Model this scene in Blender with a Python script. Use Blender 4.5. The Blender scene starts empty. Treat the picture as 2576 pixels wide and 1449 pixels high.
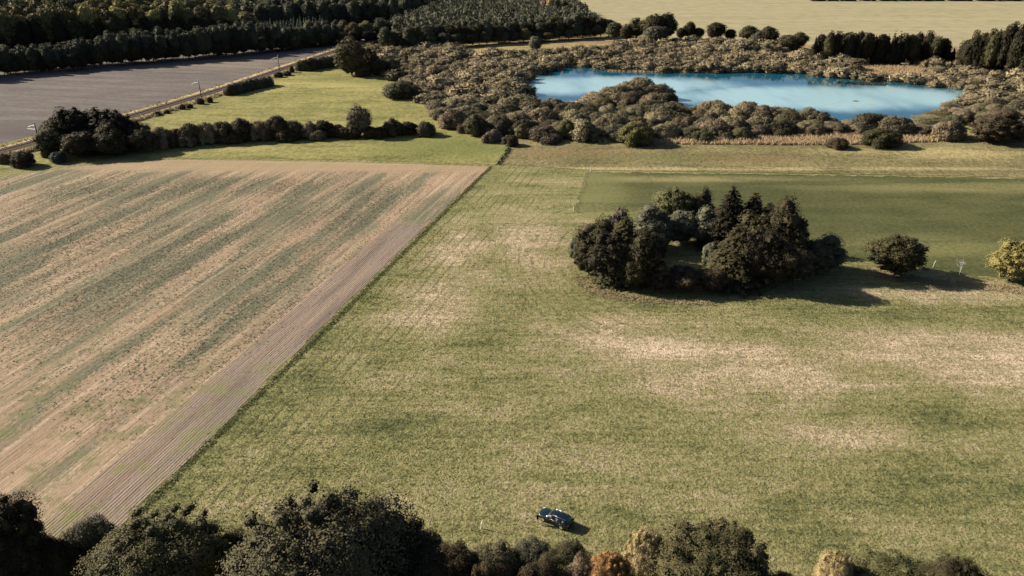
import bpy, math, random
import numpy as np
from mathutils import Vector, Matrix

# ------------------------------------------------------------------ camera, sky, sun, exposure
scene = bpy.context.scene
COL = scene.collection
R = math.radians
CAM_H, PITCH, FPX = 68.0, R(25.8), 731.0           # drone height (m), tilt down, focal length in px at 1024 wide
cam_d = bpy.data.cameras.new('camera'); cam = bpy.data.objects.new('camera', cam_d); COL.objects.link(cam)
cam.location = (0, 0, CAM_H); cam.rotation_euler = (math.pi / 2 - PITCH, 0, 0)
cam_d.sensor_width = 36.0; cam_d.lens = FPX / 1024 * 36; cam_d.clip_start = 0.5; cam_d.clip_end = 9000
scene.camera = cam

SUN_EL = R(28.5)
SUN_TO = np.array([-0.955, 0.297])                  # horizontal direction towards the sun (left, a little ahead)
w = bpy.data.worlds.new('World'); scene.world = w; w.use_nodes = True
nt = w.node_tree; nt.nodes.clear()
sky = nt.nodes.new('ShaderNodeTexSky'); sky.sky_type = 'NISHITA'; sky.sun_disc = False
sky.sun_elevation = SUN_EL; sky.sun_rotation = math.atan2(SUN_TO[0], SUN_TO[1])
sky.altitude = 0; sky.air_density = 0.75; sky.dust_density = 1.5; sky.ozone_density = 1.5
bg = nt.nodes.new('ShaderNodeBackground'); bg.inputs[1].default_value = 0.05
wo = nt.nodes.new('ShaderNodeOutputWorld')
nt.links.new(sky.outputs[0], bg.inputs[0]); nt.links.new(bg.outputs[0], wo.inputs[0])
sun_d = bpy.data.lights.new('sun', 'SUN'); sun_d.energy = 5.0; sun_d.angle = R(0.5); sun_d.color = (1.0, 0.90, 0.76)
sun = bpy.data.objects.new('sun', sun_d); COL.objects.link(sun)
sd = Vector((SUN_TO[0] * math.cos(SUN_EL), SUN_TO[1] * math.cos(SUN_EL), math.sin(SUN_EL)))
sun.rotation_euler = sd.to_track_quat('Z', 'Y').to_euler()
scene.view_settings.view_transform = 'Standard'; scene.view_settings.look = 'None'
scene.view_settings.gamma = 1.0; scene.view_settings.use_curve_mapping = False
scene.view_settings.exposure = 1.3

# ------------------------------------------------------------------ helpers
K = 2576 / 1024.0
SP, CP = math.sin(PITCH), math.cos(PITCH)
def g(px, py):                                      # survey of the photograph: where a point of the flat land stands
    a = (py / K - 288) / FPX; d = CAM_H / (SP + a * CP)
    return ((px / K - 512) / FPX * d, d * (CP - a * SP))
def depth(y): return y * CP + CAM_H * SP
def height_at(y, top_py):                           # height of a thing standing at distance y whose top shows at top_py
    a = (top_py / K - 288) / FPX
    return CAM_H - y * (SP + a * CP) / (CP - a * SP)
def mper(y): return depth(y) / FPX / K              # metres per survey unit at distance y
def poly_w(pts): return [g(*p) for p in pts]
def in_poly(x, y, poly):
    x = np.asarray(x, float); y = np.asarray(y, float); c = np.zeros(x.shape, bool); n = len(poly); j = n - 1
    for i in range(n):
        xi, yi = poly[i]; xj, yj = poly[j]
        if yi != yj:
            c ^= ((yi > y) != (yj > y)) & (x < (xj - xi) * (y - yi) / (yj - yi) + xi)
        j = i
    return c
def tag(o, label=None, cat=None, group=None, kind=None):
    if label: o['label'] = label
    if cat: o['category'] = cat
    if group: o['group'] = group
    if kind: o['kind'] = kind
    return o
def mesh_np(name, V, F, mats=(), tint=None, smooth=False, fmat=None, nrm=None):
    V = np.asarray(V, np.float32).reshape(-1, 3); F = np.asarray(F, np.int32); k = F.shape[1]; n = len(F)
    me = bpy.data.meshes.new(name)
    me.vertices.add(len(V)); me.vertices.foreach_set('co', V.ravel())
    me.loops.add(n * k); me.loops.foreach_set('vertex_index', F.ravel())
    me.polygons.add(n); me.polygons.foreach_set('loop_start', np.arange(0, n * k, k, dtype=np.int32))
    if smooth: me.polygons.foreach_set('use_smooth', np.ones(n, bool))
    for m in mats: me.materials.append(m)
    if fmat is not None: me.polygons.foreach_set('material_index', np.asarray(fmat, np.int32))
    if tint is not None:
        at = me.attributes.new('tint', 'FLOAT', 'POINT'); at.data.foreach_set('value', np.asarray(tint, np.float32))
    if nrm is not None:
        at = me.attributes.new('nrm', 'FLOAT_VECTOR', 'POINT'); at.data.foreach_set('vector', np.asarray(nrm, np.float32).ravel())
    me.update(calc_edges=True); return me
def link(name, me, parent=None, loc=None, mat=None):
    o = bpy.data.objects.new(name, me); COL.objects.link(o)
    if parent is not None: o.parent = parent
    if loc is not None: o.location = loc
    if mat is not None and me is not None: set_mat(o, mat)
    return o
def set_mat(o, mat):
    if len(o.material_slots) == 0: o.data.materials.append(mat); return
    o.material_slots[0].link = 'OBJECT'; o.material_slots[0].material = mat

class NT:                                           # terse node building
    def __init__(s, name):
        s.m = bpy.data.materials.new(name); s.m.use_nodes = True; s.t = s.m.node_tree; s.t.nodes.clear()
    def n(s, t, **kw):
        x = s.t.nodes.new('ShaderNode' + t)
        for k, v in kw.items(): setattr(x, k, v)
        return x
    def put(s, sock, v):
        if hasattr(v, 'is_output') or isinstance(v, bpy.types.NodeSocket): s.t.links.new(v, sock)
        elif isinstance(v, (tuple, list)) and len(v) == 3 and sock.type == 'RGBA': sock.default_value = (*v, 1)
        else: sock.default_value = v
    def math(s, op, a, b=0.0, c=None, clamp=False):
        x = s.n('Math', operation=op, use_clamp=clamp); s.put(x.inputs[0], a); s.put(x.inputs[1], b)
        if c is not None: s.put(x.inputs[2], c)
        return x.outputs[0]
    def vmath(s, op, a, b=(0, 0, 0)):
        x = s.n('VectorMath', operation=op); s.put(x.inputs[0], a); s.put(x.inputs[1], b)
        return x.outputs['Value'] if op in ('LENGTH', 'DOT_PRODUCT', 'DISTANCE') else x.outputs[0]
    def pos(s): return s.n('NewGeometry').outputs['Position']
    def mapping(s, v, loc=(0, 0, 0), rot=0, scale=(1, 1, 1)):
        x = s.n('Mapping', vector_type='TEXTURE' if False else 'POINT')
        s.put(x.inputs[0], v); x.inputs[1].default_value = loc; x.inputs[2].default_value = (0, 0, rot); x.inputs[3].default_value = scale
        return x.outputs[0]
    def noise(s, v, scale, detail=3, rough=0.55, dist=0.0):
        x = s.n('TexNoise'); s.put(x.inputs['Vector'], v); x.inputs['Scale'].default_value = scale
        x.inputs['Detail'].default_value = detail; x.inputs['Roughness'].default_value = rough; x.inputs['Distortion'].default_value = dist
        return x.outputs[0]
    def ramp(s, f, a, b, lo=0.0, hi=1.0):
        x = s.n('MapRange', interpolation_type='SMOOTHSTEP'); s.put(x.inputs[0], f)
        x.inputs[1].default_value = a; x.inputs[2].default_value = b; x.inputs[3].default_value = lo; x.inputs[4].default_value = hi
        return x.outputs[0]
    def mix(s, f, a, b):
        x = s.n('Mix', data_type='RGBA', clamp_factor=True); s.put(x.inputs[0], f); s.put(x.inputs[6], a); s.put(x.inputs[7], b)
        return x.outputs[2]
    def ellipse(s, p, cx, cy, rx, ry, rot=0.0, soft=1.0):      # 1 inside, falling to 0
        d = s.vmath('SUBTRACT', p, (cx, cy, 0)); m = s.mapping(d, rot=-rot)
        m = s.vmath('MULTIPLY', m, (1 / rx, 1 / ry, 0))
        return s.ramp(s.vmath('LENGTH', m), 1.0 + soft * 0.5, 1.0 - soft * 0.5)
    def bump(s, h, strength, dist):
        x = s.n('Bump'); s.put(x.inputs['Height'], h); x.inputs['Strength'].default_value = strength; x.inputs['Distance'].default_value = dist
        return x.outputs[0]
    def out(s, sh):
        o = s.n('OutputMaterial'); s.t.links.new(sh, o.inputs[0]); return s.m
    def bsdf(s, col, rough=0.9, spec=0.1, normal=None, metal=0.0, coat=0.0):
        x = s.n('BsdfPrincipled'); s.put(x.inputs['Base Color'], col); s.put(x.inputs['Roughness'], rough)
        x.inputs['Specular IOR Level'].default_value = spec; x.inputs['Metallic'].default_value = metal
        x.inputs['Coat Weight'].default_value = coat
        if normal is not None: s.put(x.inputs['Normal'], normal)
        return x.outputs[0]
def plain(name, col, rough=0.7, spec=0.3, metal=0.0, coat=0.0, var=0.15, scale=3.0):
    t = NT(name); n = t.noise(t.pos(), scale, 3)
    c = t.mix(n, tuple(v * (1 - var) for v in col), tuple(min(1, v * (1 + var)) for v in col))
    return t.out(t.bsdf(c, rough, spec, metal=metal, coat=coat))

# ------------------------------------------------------------------ ground materials
DRY = [  # survey x, y of bleached patches, half sizes in metres
    (1640, 880, 17, 10), (1750, 950, 13, 5), (2480, 905, 24, 9), (2250, 850, 12, 5), (2000, 955, 13, 5), (1860, 890, 9, 5), (1550, 860, 7, 4),
    (1090, 770, 7, 9), (1150, 640, 6, 14), (2120, 1085, 14, 3),
    (2350, 740, 18, 3), (1330, 600, 8, 14)]
GREEN = [(1750, 760, 26, 5), (2150, 800, 18, 6), (2050, 760, 10, 5), (1130, 510, 5, 26), (880, 770, 4, 26), (720, 980, 5, 14), (2480, 790, 16, 4),
         (1000, 1090, 9, 6), (2050, 1330, 9, 4), (2480, 1230, 12, 6), (1250, 860, 8, 6), (1480, 930, 10, 5), (2250, 1050, 16, 6), (430, 1230, 5, 6)]
def meadow_color(t, p):
    n0 = t.noise(p, 0.11, 3, 0.6, 0.6)
    n1 = t.noise(t.mapping(p, rot=0.12, scale=(0.05, 0.16, 1)), 1.0, 4, 0.6, 0.5)
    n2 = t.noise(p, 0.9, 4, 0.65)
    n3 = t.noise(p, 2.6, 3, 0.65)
    wob = t.vmath('ADD', p, t.vmath('SCALE', t.vmath('SUBTRACT', t.n('TexNoise').outputs[1], (0.5, 0.5, 0.5))))
    nx = t.n('TexNoise'); t.put(nx.inputs['Vector'], p); nx.inputs['Scale'].default_value = 0.12; nx.inputs['Detail'].default_value = 4
    off = t.n('VectorMath', operation='MULTIPLY_ADD'); t.put(off.inputs[0], nx.outputs[1]); off.inputs[1].default_value = (14, 9, 0)
    sub = t.vmath('SUBTRACT', p, (7, 4.5, 0)); t.put(off.inputs[2], sub); wob = off.outputs[0]
    dry = None
    for (a, b, rx, ry) in DRY:
        x, y = g(a, b); e = t.ellipse(wob, x, y, rx * 1.1, ry * 1.1, 0, 1.9)
        dry = e if dry is None else t.math('MAXIMUM', dry, e)
    grn = None
    for (a, b, rx, ry) in GREEN:
        x, y = g(a, b); e = t.ellipse(wob, x, y, rx, ry, -0.26 if ry > rx else 0, 1.5)
        grn = e if grn is None else t.math('MAXIMUM', grn, e)
    f = t.math('ADD', t.math('MULTIPLY', dry, 0.36), t.math('MULTIPLY', t.math('SUBTRACT', n1, 0.5), 0.8))
    f = t.math('ADD', f, t.math('MULTIPLY', t.math('SUBTRACT', n0, 0.5), 0.5))
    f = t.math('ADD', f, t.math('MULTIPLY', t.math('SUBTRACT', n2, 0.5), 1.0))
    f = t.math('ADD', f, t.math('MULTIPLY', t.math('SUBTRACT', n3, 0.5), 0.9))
    n4 = t.noise(t.mapping(p, rot=0.10, scale=(0.07, 1.1, 1)), 1.0, 3, 0.6)
    f = t.math('ADD', f, t.math('MULTIPLY', t.math('SUBTRACT', n4, 0.5), 0.5))
    f = t.math('SUBTRACT', f, t.math('MULTIPLY', grn, 0.15))
    f = t.math('ADD', f, 0.43)
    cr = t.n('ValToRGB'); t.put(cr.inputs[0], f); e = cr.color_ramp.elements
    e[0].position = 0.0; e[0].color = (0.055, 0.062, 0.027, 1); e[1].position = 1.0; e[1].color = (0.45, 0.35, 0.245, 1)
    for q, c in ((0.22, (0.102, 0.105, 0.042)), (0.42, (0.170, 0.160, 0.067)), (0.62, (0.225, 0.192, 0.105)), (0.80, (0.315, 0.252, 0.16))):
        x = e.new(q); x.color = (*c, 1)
    return cr.outputs[0], n2, n3
def mat_meadow():
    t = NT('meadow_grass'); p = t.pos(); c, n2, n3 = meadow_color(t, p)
    # mowing lines: straight beside the stubble, curling round the copse
    s = t.vmath('DOT_PRODUCT', p, (0.966, -0.258, 0)); cx, cy = g(1760, 650)
    ring = t.vmath('LENGTH', t.vmath('MULTIPLY', t.vmath('SUBTRACT', p, (cx, cy, 0)), (1.0, 0.9, 0)))
    wv = t.math('SINE', t.math('ADD', t.math('MULTIPLY', s, 2.5), t.math('MULTIPLY', n2, 2.0)))
    wr = t.math('SINE', t.math('ADD', t.math('MULTIPLY', ring, 2.1), t.math('MULTIPLY', n2, 2.5)))
    ms = t.math('MULTIPLY', t.ramp(s, -30, -58), t.ramp(t.noise(p, 0.08, 2), 0.35, 0.6))
    mr = t.math('MULTIPLY', t.math('MULTIPLY', t.ramp(ring, 58, 36), t.ramp(t.noise(p, 0.07, 3), 0.38, 0.62)), t.ramp(t.vmath('DOT_PRODUCT', p, (1, 0, 0)), cx - 10, cx - 24))
    ln = t.math('ADD', t.math('MULTIPLY', t.ramp(wv, 0.45, 1.0), ms), t.math('MULTIPLY', t.ramp(wr, 0.35, 1.0), mr))
    c = t.mix(t.math('MULTIPLY', ln, 0.44), c, (0.075, 0.08, 0.03))
    h = t.math('ADD', t.math('MULTIPLY', n2, 0.8), t.math('MULTIPLY', n3, 0.9))
    h = t.math('SUBTRACT', h, t.math('MULTIPLY', ln, 0.22))
    return t.out(t.bsdf(c, 0.95, 0.05, t.bump(h, 0.8, 0.38)))
ROW = (0.966, -0.258)                               # across the stubble rows
def mat_stubble():
    t = NT('stubble'); p = t.pos()
    s = t.vmath('DOT_PRODUCT', p, (0.966, -0.258, 0)); u = t.vmath('DOT_PRODUCT', p, (0.258, 0.966, 0))
    cv = t.n('CombineXYZ'); t.put(cv.inputs[0], s); t.put(cv.inputs[1], u); q = cv.outputs[0]
    band = t.noise(t.vmath('MULTIPLY', q, (0.15, 0.020, 0)), 1.0, 3, 0.6)
    lane = t.noise(t.vmath('MULTIPLY', q, (0.75, 0.012, 0)), 1.0, 3, 0.65)
    fine = t.noise(t.vmath('MULTIPLY', q, (3.2, 0.10, 0)), 1.0, 3, 0.7)
    big = t.noise(p, 0.045, 4, 0.6); spk = t.noise(p, 1.3, 3, 0.7)
    base = t.mix(t.ramp(big, 0.3, 0.7), (0.20, 0.142, 0.094), (0.27, 0.195, 0.130))
    base = t.mix(t.ramp(lane, 0.42, 0.68), base, (0.33, 0.25, 0.168))
    base = t.mix(t.math('MULTIPLY', t.ramp(fine, 0.50, 0.72), 0.6), base, (0.15, 0.115, 0.075))
    gx = [(330, 600, 46, 30), (520, 660, 30, 34), (180, 700, 30, 26), (620, 470, 55, 10), (300, 480, 40, 12), (850, 520, 22, 30)]
    grn = None
    for (a, b, rx, ry) in gx:
        x, y = g(a, b); e = t.ellipse(p, x, y, rx, ry, -0.26, 1.4); grn = e if grn is None else t.math('MAXIMUM', grn, e)
    gm = t.math('ADD', t.math('MULTIPLY', grn, 0.22), t.math('ADD', t.math('MULTIPLY', t.math('SUBTRACT', band, 0.5), 1.7), t.math('MULTIPLY', t.math('SUBTRACT', spk, 0.5), 0.9)))
    base = t.mix(t.ramp(gm, -0.06, 0.36, 0, 0.78), base, (0.080, 0.092, 0.058))
    tr = t.math('SINE', t.math('ADD', t.math('MULTIPLY', s, 0.82), t.math('MULTIPLY', band, 3.0)))
    base = t.mix(t.math('MULTIPLY', t.ramp(tr, 0.95, 1.0), t.ramp(fine, 0.35, 0.7, 0, 0.7)), base, (0.12, 0.095, 0.06))
    tr2 = t.math('SINE', t.math('ADD', t.math('MULTIPLY', s, 0.82), t.math('ADD', t.math('MULTIPLY', band, 3.0), 1.4)))
    base = t.mix(t.math('MULTIPLY', t.ramp(tr2, 0.90, 1.0), 0.22), base, (0.35, 0.27, 0.185))
    # tilled strip along the meadow edge
    ex, ey = g(1050, 590); es = 0.966 * ex - 0.258 * ey; qx, qy = g(1030, 565); qu = 0.258 * qx + 0.966 * qy
    st = t.math('MULTIPLY', t.ramp(t.math('ADD', s, t.math('MULTIPLY', t.math('SUBTRACT', spk, .5), 3.0)), es - 9.8, es - 8.6), t.ramp(u, qu + 1.0, qu - 1.0))
    furrow = t.math('SINE', t.math('ADD', t.math('MULTIPLY', s, 13.0), t.math('MULTIPLY', spk, 2.0)))
    till = t.mix(t.ramp(t.math('ADD', furrow, t.math('MULTIPLY', fine, 1.5)), -0.8, 2.4), (0.125, 0.10, 0.084), (0.215, 0.172, 0.142))
    till = t.mix(t.ramp(t.noise(t.vmath('MULTIPLY', q, (0.35, 0.03, 0)), 1.0, 3), 0.45, 0.7), till, (0.10, 0.08, 0.068))
    gs = t.math('MULTIPLY', t.ramp(t.noise(p, 0.16, 4, 0.7), 0.48, 0.64), t.ramp(u, 115, 70))
    till = t.mix(gs, till, (0.15, 0.15, 0.06))
    base = t.mix(t.math('MULTIPLY', gs, 0.75), base, (0.125, 0.125, 0.058))
    base = t.mix(t.math('MULTIPLY', st, t.ramp(lane, 0.3, 0.6, 0.35, 0.85)), base, till)
    # headland along the far end
    hy = g(700, 440)[1]; y = t.vmath('DOT_PRODUCT', p, (0.02, 1, 0))
    hd = t.ramp(t.math('ADD', y, t.math('MULTIPLY', t.math('SUBTRACT', big, .5), 9.0)), hy, hy + 4)
    hc = t.mix(t.noise(t.vmath('MULTIPLY', p, (0.03, 0.6, 0)), 1.0, 3), (0.19, 0.145, 0.08), (0.32, 0.24, 0.155))
    base = t.mix(t.math('MULTIPLY', hd, 0.85), base, hc)
    h = t.math('ADD', t.math('ADD', t.math('MULTIPLY', fine, 0.8), t.math('MULTIPLY', spk, 0.8)), t.math('MULTIPLY', t.math('MULTIPLY', furrow, st), 0.10))
    return t.out(t.bsdf(base, 0.95, 0.05, t.bump(h, 0.7, 0.25)))
def mat_field(name, lo, hi, stretch=(0.03, 0.12), fine=0.8, rot=0.0, bumpd=0.25, spots=None, lines=None):
    t = NT(name); p = t.pos()
    a = t.noise(t.mapping(p, rot=rot, scale=(*stretch, 1)), 1.0, 4, 0.6, 0.4); b = t.noise(p, fine, 4, 0.65); c3 = t.noise(p, 0.06, 3, 0.6)
    f = t.math('ADD', t.math('MULTIPLY', a, 0.55), t.math('ADD', t.math('MULTIPLY', b, 0.6), t.math('MULTIPLY', c3, 0.35)))
    c = t.mix(t.ramp(f, 0.50, 0.98), lo, hi)
    for (sx, sy, rx, ry, col, am) in (spots or []):
        x, y = g(sx, sy); e = t.ellipse(p, x, y, rx, ry, 0, 1.4)
        c = t.mix(t.math('MULTIPLY', e, t.ramp(t.math('ADD', a, t.math('MULTIPLY', b, .6)), .5, 1.0, 0, am)), c, col)
    h = b
    if lines:
        s = t.vmath('DOT_PRODUCT', p, (*lines[0], 0)); wv = t.math('SINE', t.math('ADD', t.math('MULTIPLY', s, lines[1]), t.math('MULTIPLY', c3, 2.0)))
        c = t.mix(t.math('MULTIPLY', t.ramp(wv, 0.3, 1.0), lines[2]), c, lo); h = t.math('SUBTRACT', h, t.math('MULTIPLY', wv, 0.2))
    return t.out(t.bsdf(c, 0.95, 0.05, t.bump(h, 0.7, bumpd)))

# ------------------------------------------------------------------ ground sheets
def sheet(name, pts, z, mat, jitter=0.25, step=3.0, seed=1, world=False, kind='structure'):
    rg = random.Random(seed); P = pts if world else poly_w(pts); out = []
    for i in range(len(P)):
        a = Vector(P[i]); b = Vector(P[(i + 1) % len(P)]); n = max(1, int((b - a).length / step))
        for k in range(n):
            q = a + (b - a) * (k / n); j = 0 if k == 0 else jitter
            out.append((q.x + rg.uniform(-j, j), q.y + rg.uniform(-j, j), 0))
    me = bpy.data.meshes.new(name); me.from_pydata(out, [], [list(range(len(out)))]); me.update()
    import bmesh
    bm = bmesh.new(); bm.from_mesh(me); bmesh.ops.triangulate(bm, faces=bm.faces[:])
    for f in bm.faces:
        if f.normal.z < 0: f.normal_flip()
    bm.to_mesh(me); bm.free()
    o = link(name, me, loc=(0, 0, z)); me.materials.append(mat); tag(o, kind=kind); return o
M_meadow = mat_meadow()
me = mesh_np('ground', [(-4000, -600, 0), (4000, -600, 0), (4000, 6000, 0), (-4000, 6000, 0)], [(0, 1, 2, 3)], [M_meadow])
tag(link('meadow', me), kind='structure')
STUB = [(-700, 470), (0, 448), (200, 418), (400, 402), (650, 404), (900, 409), (1232, 419), (1050, 590), (800, 830), (520, 1110), (350, 1272), (300, 1330), (100, 1400), (-300, 1400)]
sheet('stubble_field', STUB, 0.03, mat_stubble(), 0.3)
M_green = mat_field('green_crop', (0.036, 0.044, 0.017), (0.088, 0.088, 0.038), (0.02, 0.10), 0.9, 0.0, 0.2,
    spots=[(1700, 450, 40, 3, (0.22, 0.19, 0.09), .8), (2450, 470, 40, 5, (0.2, 0.18, 0.08), .6), (2300, 620, 20, 6, (0.18, 0.17, 0.07), .6), (1520, 540, 14, 5, (0.17, 0.16, 0.07), .9), (1468, 480, 9, 26, (0.16, 0.152, 0.066), 1.0), (1500, 470, 10, 20, (0.12, 0.12, 0.05), 0.8)])
GRN = [(1482, 432), (2576, 449), (3300, 462), (3300, 800), (2700, 722), (2460, 694), (2180, 658), (2050, 640), (1800, 620), (1500, 560), (1447, 532)]
sheet('green_crop_field', GRN, 0.03, M_green, 0.9, 2.0)
M_past = mat_field('pasture_grass', (0.082, 0.086, 0.028), (0.24, 0.215, 0.08), (0.03, 0.10), 0.45, 0.1, 0.6,
    spots=[(1150, 370, 30, 12, (0.085, 0.11, 0.035), .8), (950, 210, 25, 8, (0.10, 0.12, 0.04), .7), (800, 220, 40, 14, (0.30, 0.26, 0.10), .7), (640, 370, 40, 5, (0.3, 0.26, 0.12), .5)])
sheet('pasture', [(-700, 455), (0, 425), (200, 405), (330, 397), (650, 398), (900, 403), (1240, 414), (1252, 412), (1286, 372), (1180, 330), (1110, 320), (1095, 300), (900, 330), (500, 345), (250, 370), (0, 400), (-700, 420)], 0.06, M_past, 0.5)
sheet('hill_meadow', [(380, 305), (575, 236), (700, 200), (770, 178), (880, 165), (960, 178), (1000, 210), (1060, 262), (1110, 300), (1090, 335), (870, 345), (600, 345), (400, 330)], 0.075, M_past, 0.5)
M_rough = mat_field('rough_pasture', (0.068, 0.064, 0.028), (0.20, 0.168, 0.082), (0.03, 0.10), 0.5, 0.05, 0.8,
    spots=[(1900, 400, 16, 4, (0.13, 0.07, 0.04), .6), (1420, 385, 26, 6, (0.17, 0.115, 0.065), .8), (2380, 385, 40, 8, (0.3, 0.25, 0.115), .8), (1850, 425, 120, 1.6, (0.30, 0.25, 0.13), .9), (1600, 395, 30, 6, (0.10, 0.10, 0.04), .7)])
sheet('rough_pasture', [(1252, 414), (1290, 372), (1330, 345), (1700, 345), (2150, 350), (2400, 335), (2576, 350), (3300, 370), (3300, 460), (2576, 446), (1484, 428), (1300, 416)], 0.09, M_rough, 0.4)
M_plough = mat_field('ploughed_soil', (0.076, 0.066, 0.060), (0.14, 0.122, 0.11), (0.015, 0.10), 0.5, 0.30, 0.2, lines=((0.27, 0.96), 0.55, 0.35),
    spots=[(560, 160, 40, 25, (0.17, 0.138, 0.11), .8), (30, 330, 60, 12, (0.06, 0.046, 0.044), .8)])
sheet('ploughed_field', [(-900, 420), (-200, 400), (0, 362), (335, 278), (560, 212), (745, 153), (850, 118), (860, 90), (300, 120), (0, 150), (-900, 260)], 0.03, M_plough, 0.5)
M_marsh = mat_field('marsh_floor', (0.115, 0.085, 0.042), (0.28, 0.21, 0.115), (0.08, 0.08), 0.5, 0, 0.6,
    spots=[(1350, 120, 60, 14, (0.26, 0.23, 0.09), .8), (2420, 325, 26, 12, (0.16, 0.17, 0.06), .9), (2250, 168, 60, 16, (0.40, 0.29, 0.17), .9)])
sheet('marsh', [(930, 190), (900, 140), (1000, 118), (1200, 108), (1600, 88), (2000, 105), (2700, 120), (3300, 150), (3300, 375), (2576, 352), (2400, 338), (2150, 356), (1700, 350), (1330, 350), (1288, 374), (1180, 335), (1110, 322), (1070, 270), (1005, 215), (960, 182)], 0.045, M_marsh, 0.6)
M_farf = mat_field('far_stubble', (0.19, 0.178, 0.098), (0.29, 0.25, 0.152), (0.004, 0.06), 0.1, -0.05, 0.1)
sheet('far_field', [(1380, -14), (1430, 20), (1500, 70), (1700, 98), (2000, 112), (2400, 118), (2800, 120), (3600, 130), (3600, -14)], 0.07, M_farf, 1.5, 12)
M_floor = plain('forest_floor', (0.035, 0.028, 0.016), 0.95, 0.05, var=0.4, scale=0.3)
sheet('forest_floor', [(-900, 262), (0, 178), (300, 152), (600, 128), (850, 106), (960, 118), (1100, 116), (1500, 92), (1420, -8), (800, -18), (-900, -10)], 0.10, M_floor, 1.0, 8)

# pond
POND = [(1306, 212), (1362, 181), (1430, 170), (1480, 167), (1530, 177), (1640, 182), (1780, 184), (1990, 180), (2020, 188), (2130, 198), (2230, 205), (2330, 215), (2400, 222), (2452, 234),
        (2400, 262), (2352, 292), (2335, 318), (2290, 326), (2200, 314), (2110, 318), (2050, 300), (1920, 292), (1800, 278), (1720, 282), (1690, 268), (1640, 236), (1560, 240), (1480, 262), (1420, 270), (1340, 268), (1312, 240)]
def mat_water():
    t = NT('pond_water'); p = t.pos()
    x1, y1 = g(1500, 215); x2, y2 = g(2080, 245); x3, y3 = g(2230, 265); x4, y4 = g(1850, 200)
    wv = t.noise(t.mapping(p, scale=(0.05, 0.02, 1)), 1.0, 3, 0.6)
    sky_glare = t.math('MAXIMUM', t.ellipse(p, x2, y2, 85, 30, 0.0, 1.0), t.ellipse(p, x1, y1, 75, 26, 0.0, 1.2))  # mask for the sky's pale glare, painted into the water's base colour
    sky_glare = t.ramp(t.math('ADD', sky_glare, t.math('MULTIPLY', t.math('SUBTRACT', wv, 0.5), 1.1)), 0.22, 1.05)
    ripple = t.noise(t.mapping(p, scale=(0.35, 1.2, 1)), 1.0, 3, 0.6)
    body = t.mix(sky_glare, (0.006, 0.066, 0.104), (0.26, 0.40, 0.42))
    b = t.n('BsdfPrincipled'); t.put(b.inputs['Base Color'], body); b.inputs['IOR'].default_value = 1.333
    t.put(b.inputs['Roughness'], t.mix(sky_glare, (0.06, 0.06, 0.06), (0.22, 0.22, 0.22))); b.inputs['Specular IOR Level'].default_value = 1.0
    t.put(b.inputs['Normal'], t.bump(ripple, 0.10, 0.10))
    return t.out(b.outputs[0])
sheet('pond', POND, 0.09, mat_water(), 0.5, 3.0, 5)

# ------------------------------------------------------------------ railway
RAIL = [g(-420, 492), g(-150, 426), g(0, 386), g(170, 340), g(345, 291), g(560, 226), g(740, 166), g(840, 132), g(900, 112), g(960, 92)]
def smooth_line(P, n=6):
    P = [np.array(p) for p in P]; out = []
    for i in range(len(P) - 1):
        p0 = P[max(0, i - 1)]; p1 = P[i]; p2 = P[i + 1]; p3 = P[min(len(P) - 1, i + 2)]
        for k in range(n):
            s = k / n; out.append(0.5 * ((2 * p1) + (-p0 + p2) * s + (2 * p0 - 5 * p1 + 4 * p2 - p3) * s * s + (-p0 + 3 * p1 - 3 * p2 + p3) * s ** 3))
    out.append(P[-1]); return np.array(out)
RL = smooth_line(RAIL)
RT = np.gradient(RL, axis=0); RT /= np.linalg.norm(RT, axis=1)[:, None]; RN = np.stack([-RT[:, 1], RT[:, 0]], 1)
def sweep(name, prof, mat, z0=0.0, parent=None, off=0.0, kind=None):
    V = []; m = len(prof)
    for c, n in zip(RL, RN):
        for (a, z) in prof: V.append((c[0] + n[0] * (a + off), c[1] + n[1] * (a + off), z + z0))
    F = [(i * m + j, i * m + j + 1, (i + 1) * m + j + 1, (i + 1) * m + j) for i in range(len(RL) - 1) for j in range(m - 1)]
    return link(name, mesh_np(name, V, F, [mat]), parent)
M_ballast = plain('ballast', (0.12, 0.088, 0.068), 0.95, 0.1, var=0.5, scale=1.5)
M_verge = mat_field('verge_grass', (0.17, 0.135, 0.07), (0.36, 0.28, 0.16), (0.2, 0.2), 0.8)
M_rust = plain('rail_steel', (0.20, 0.12, 0.085), 0.5, 0.5, metal=0.4)
M_sleeper = plain('sleeper_concrete', (0.19, 0.155, 0.125), 0.9, 0.1)
tag(sweep('railway_verge', [(-7.5, 0.0), (-6, 0.35), (6, 0.45), (8, 0.0)], M_verge, 0.11), kind='structure')
rw = link('railway_track', None); tag(rw, 'single railway track on dark ballast beside the ploughed field', 'railway track')
sweep('ballast_bed', [(-2.9, 0.0), (-1.7, 0.55), (1.7, 0.55), (2.9, 0.0)], M_ballast, 0.5, rw)
for s in (-1, 1):
    sweep('rail', [(-0.07, 0), (-0.04, 0.17), (0.04, 0.17), (0.07, 0)], M_rust, 1.06 + 0.1, rw, s * 0.75)
V = []; F = []; acc = 0.0
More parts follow.
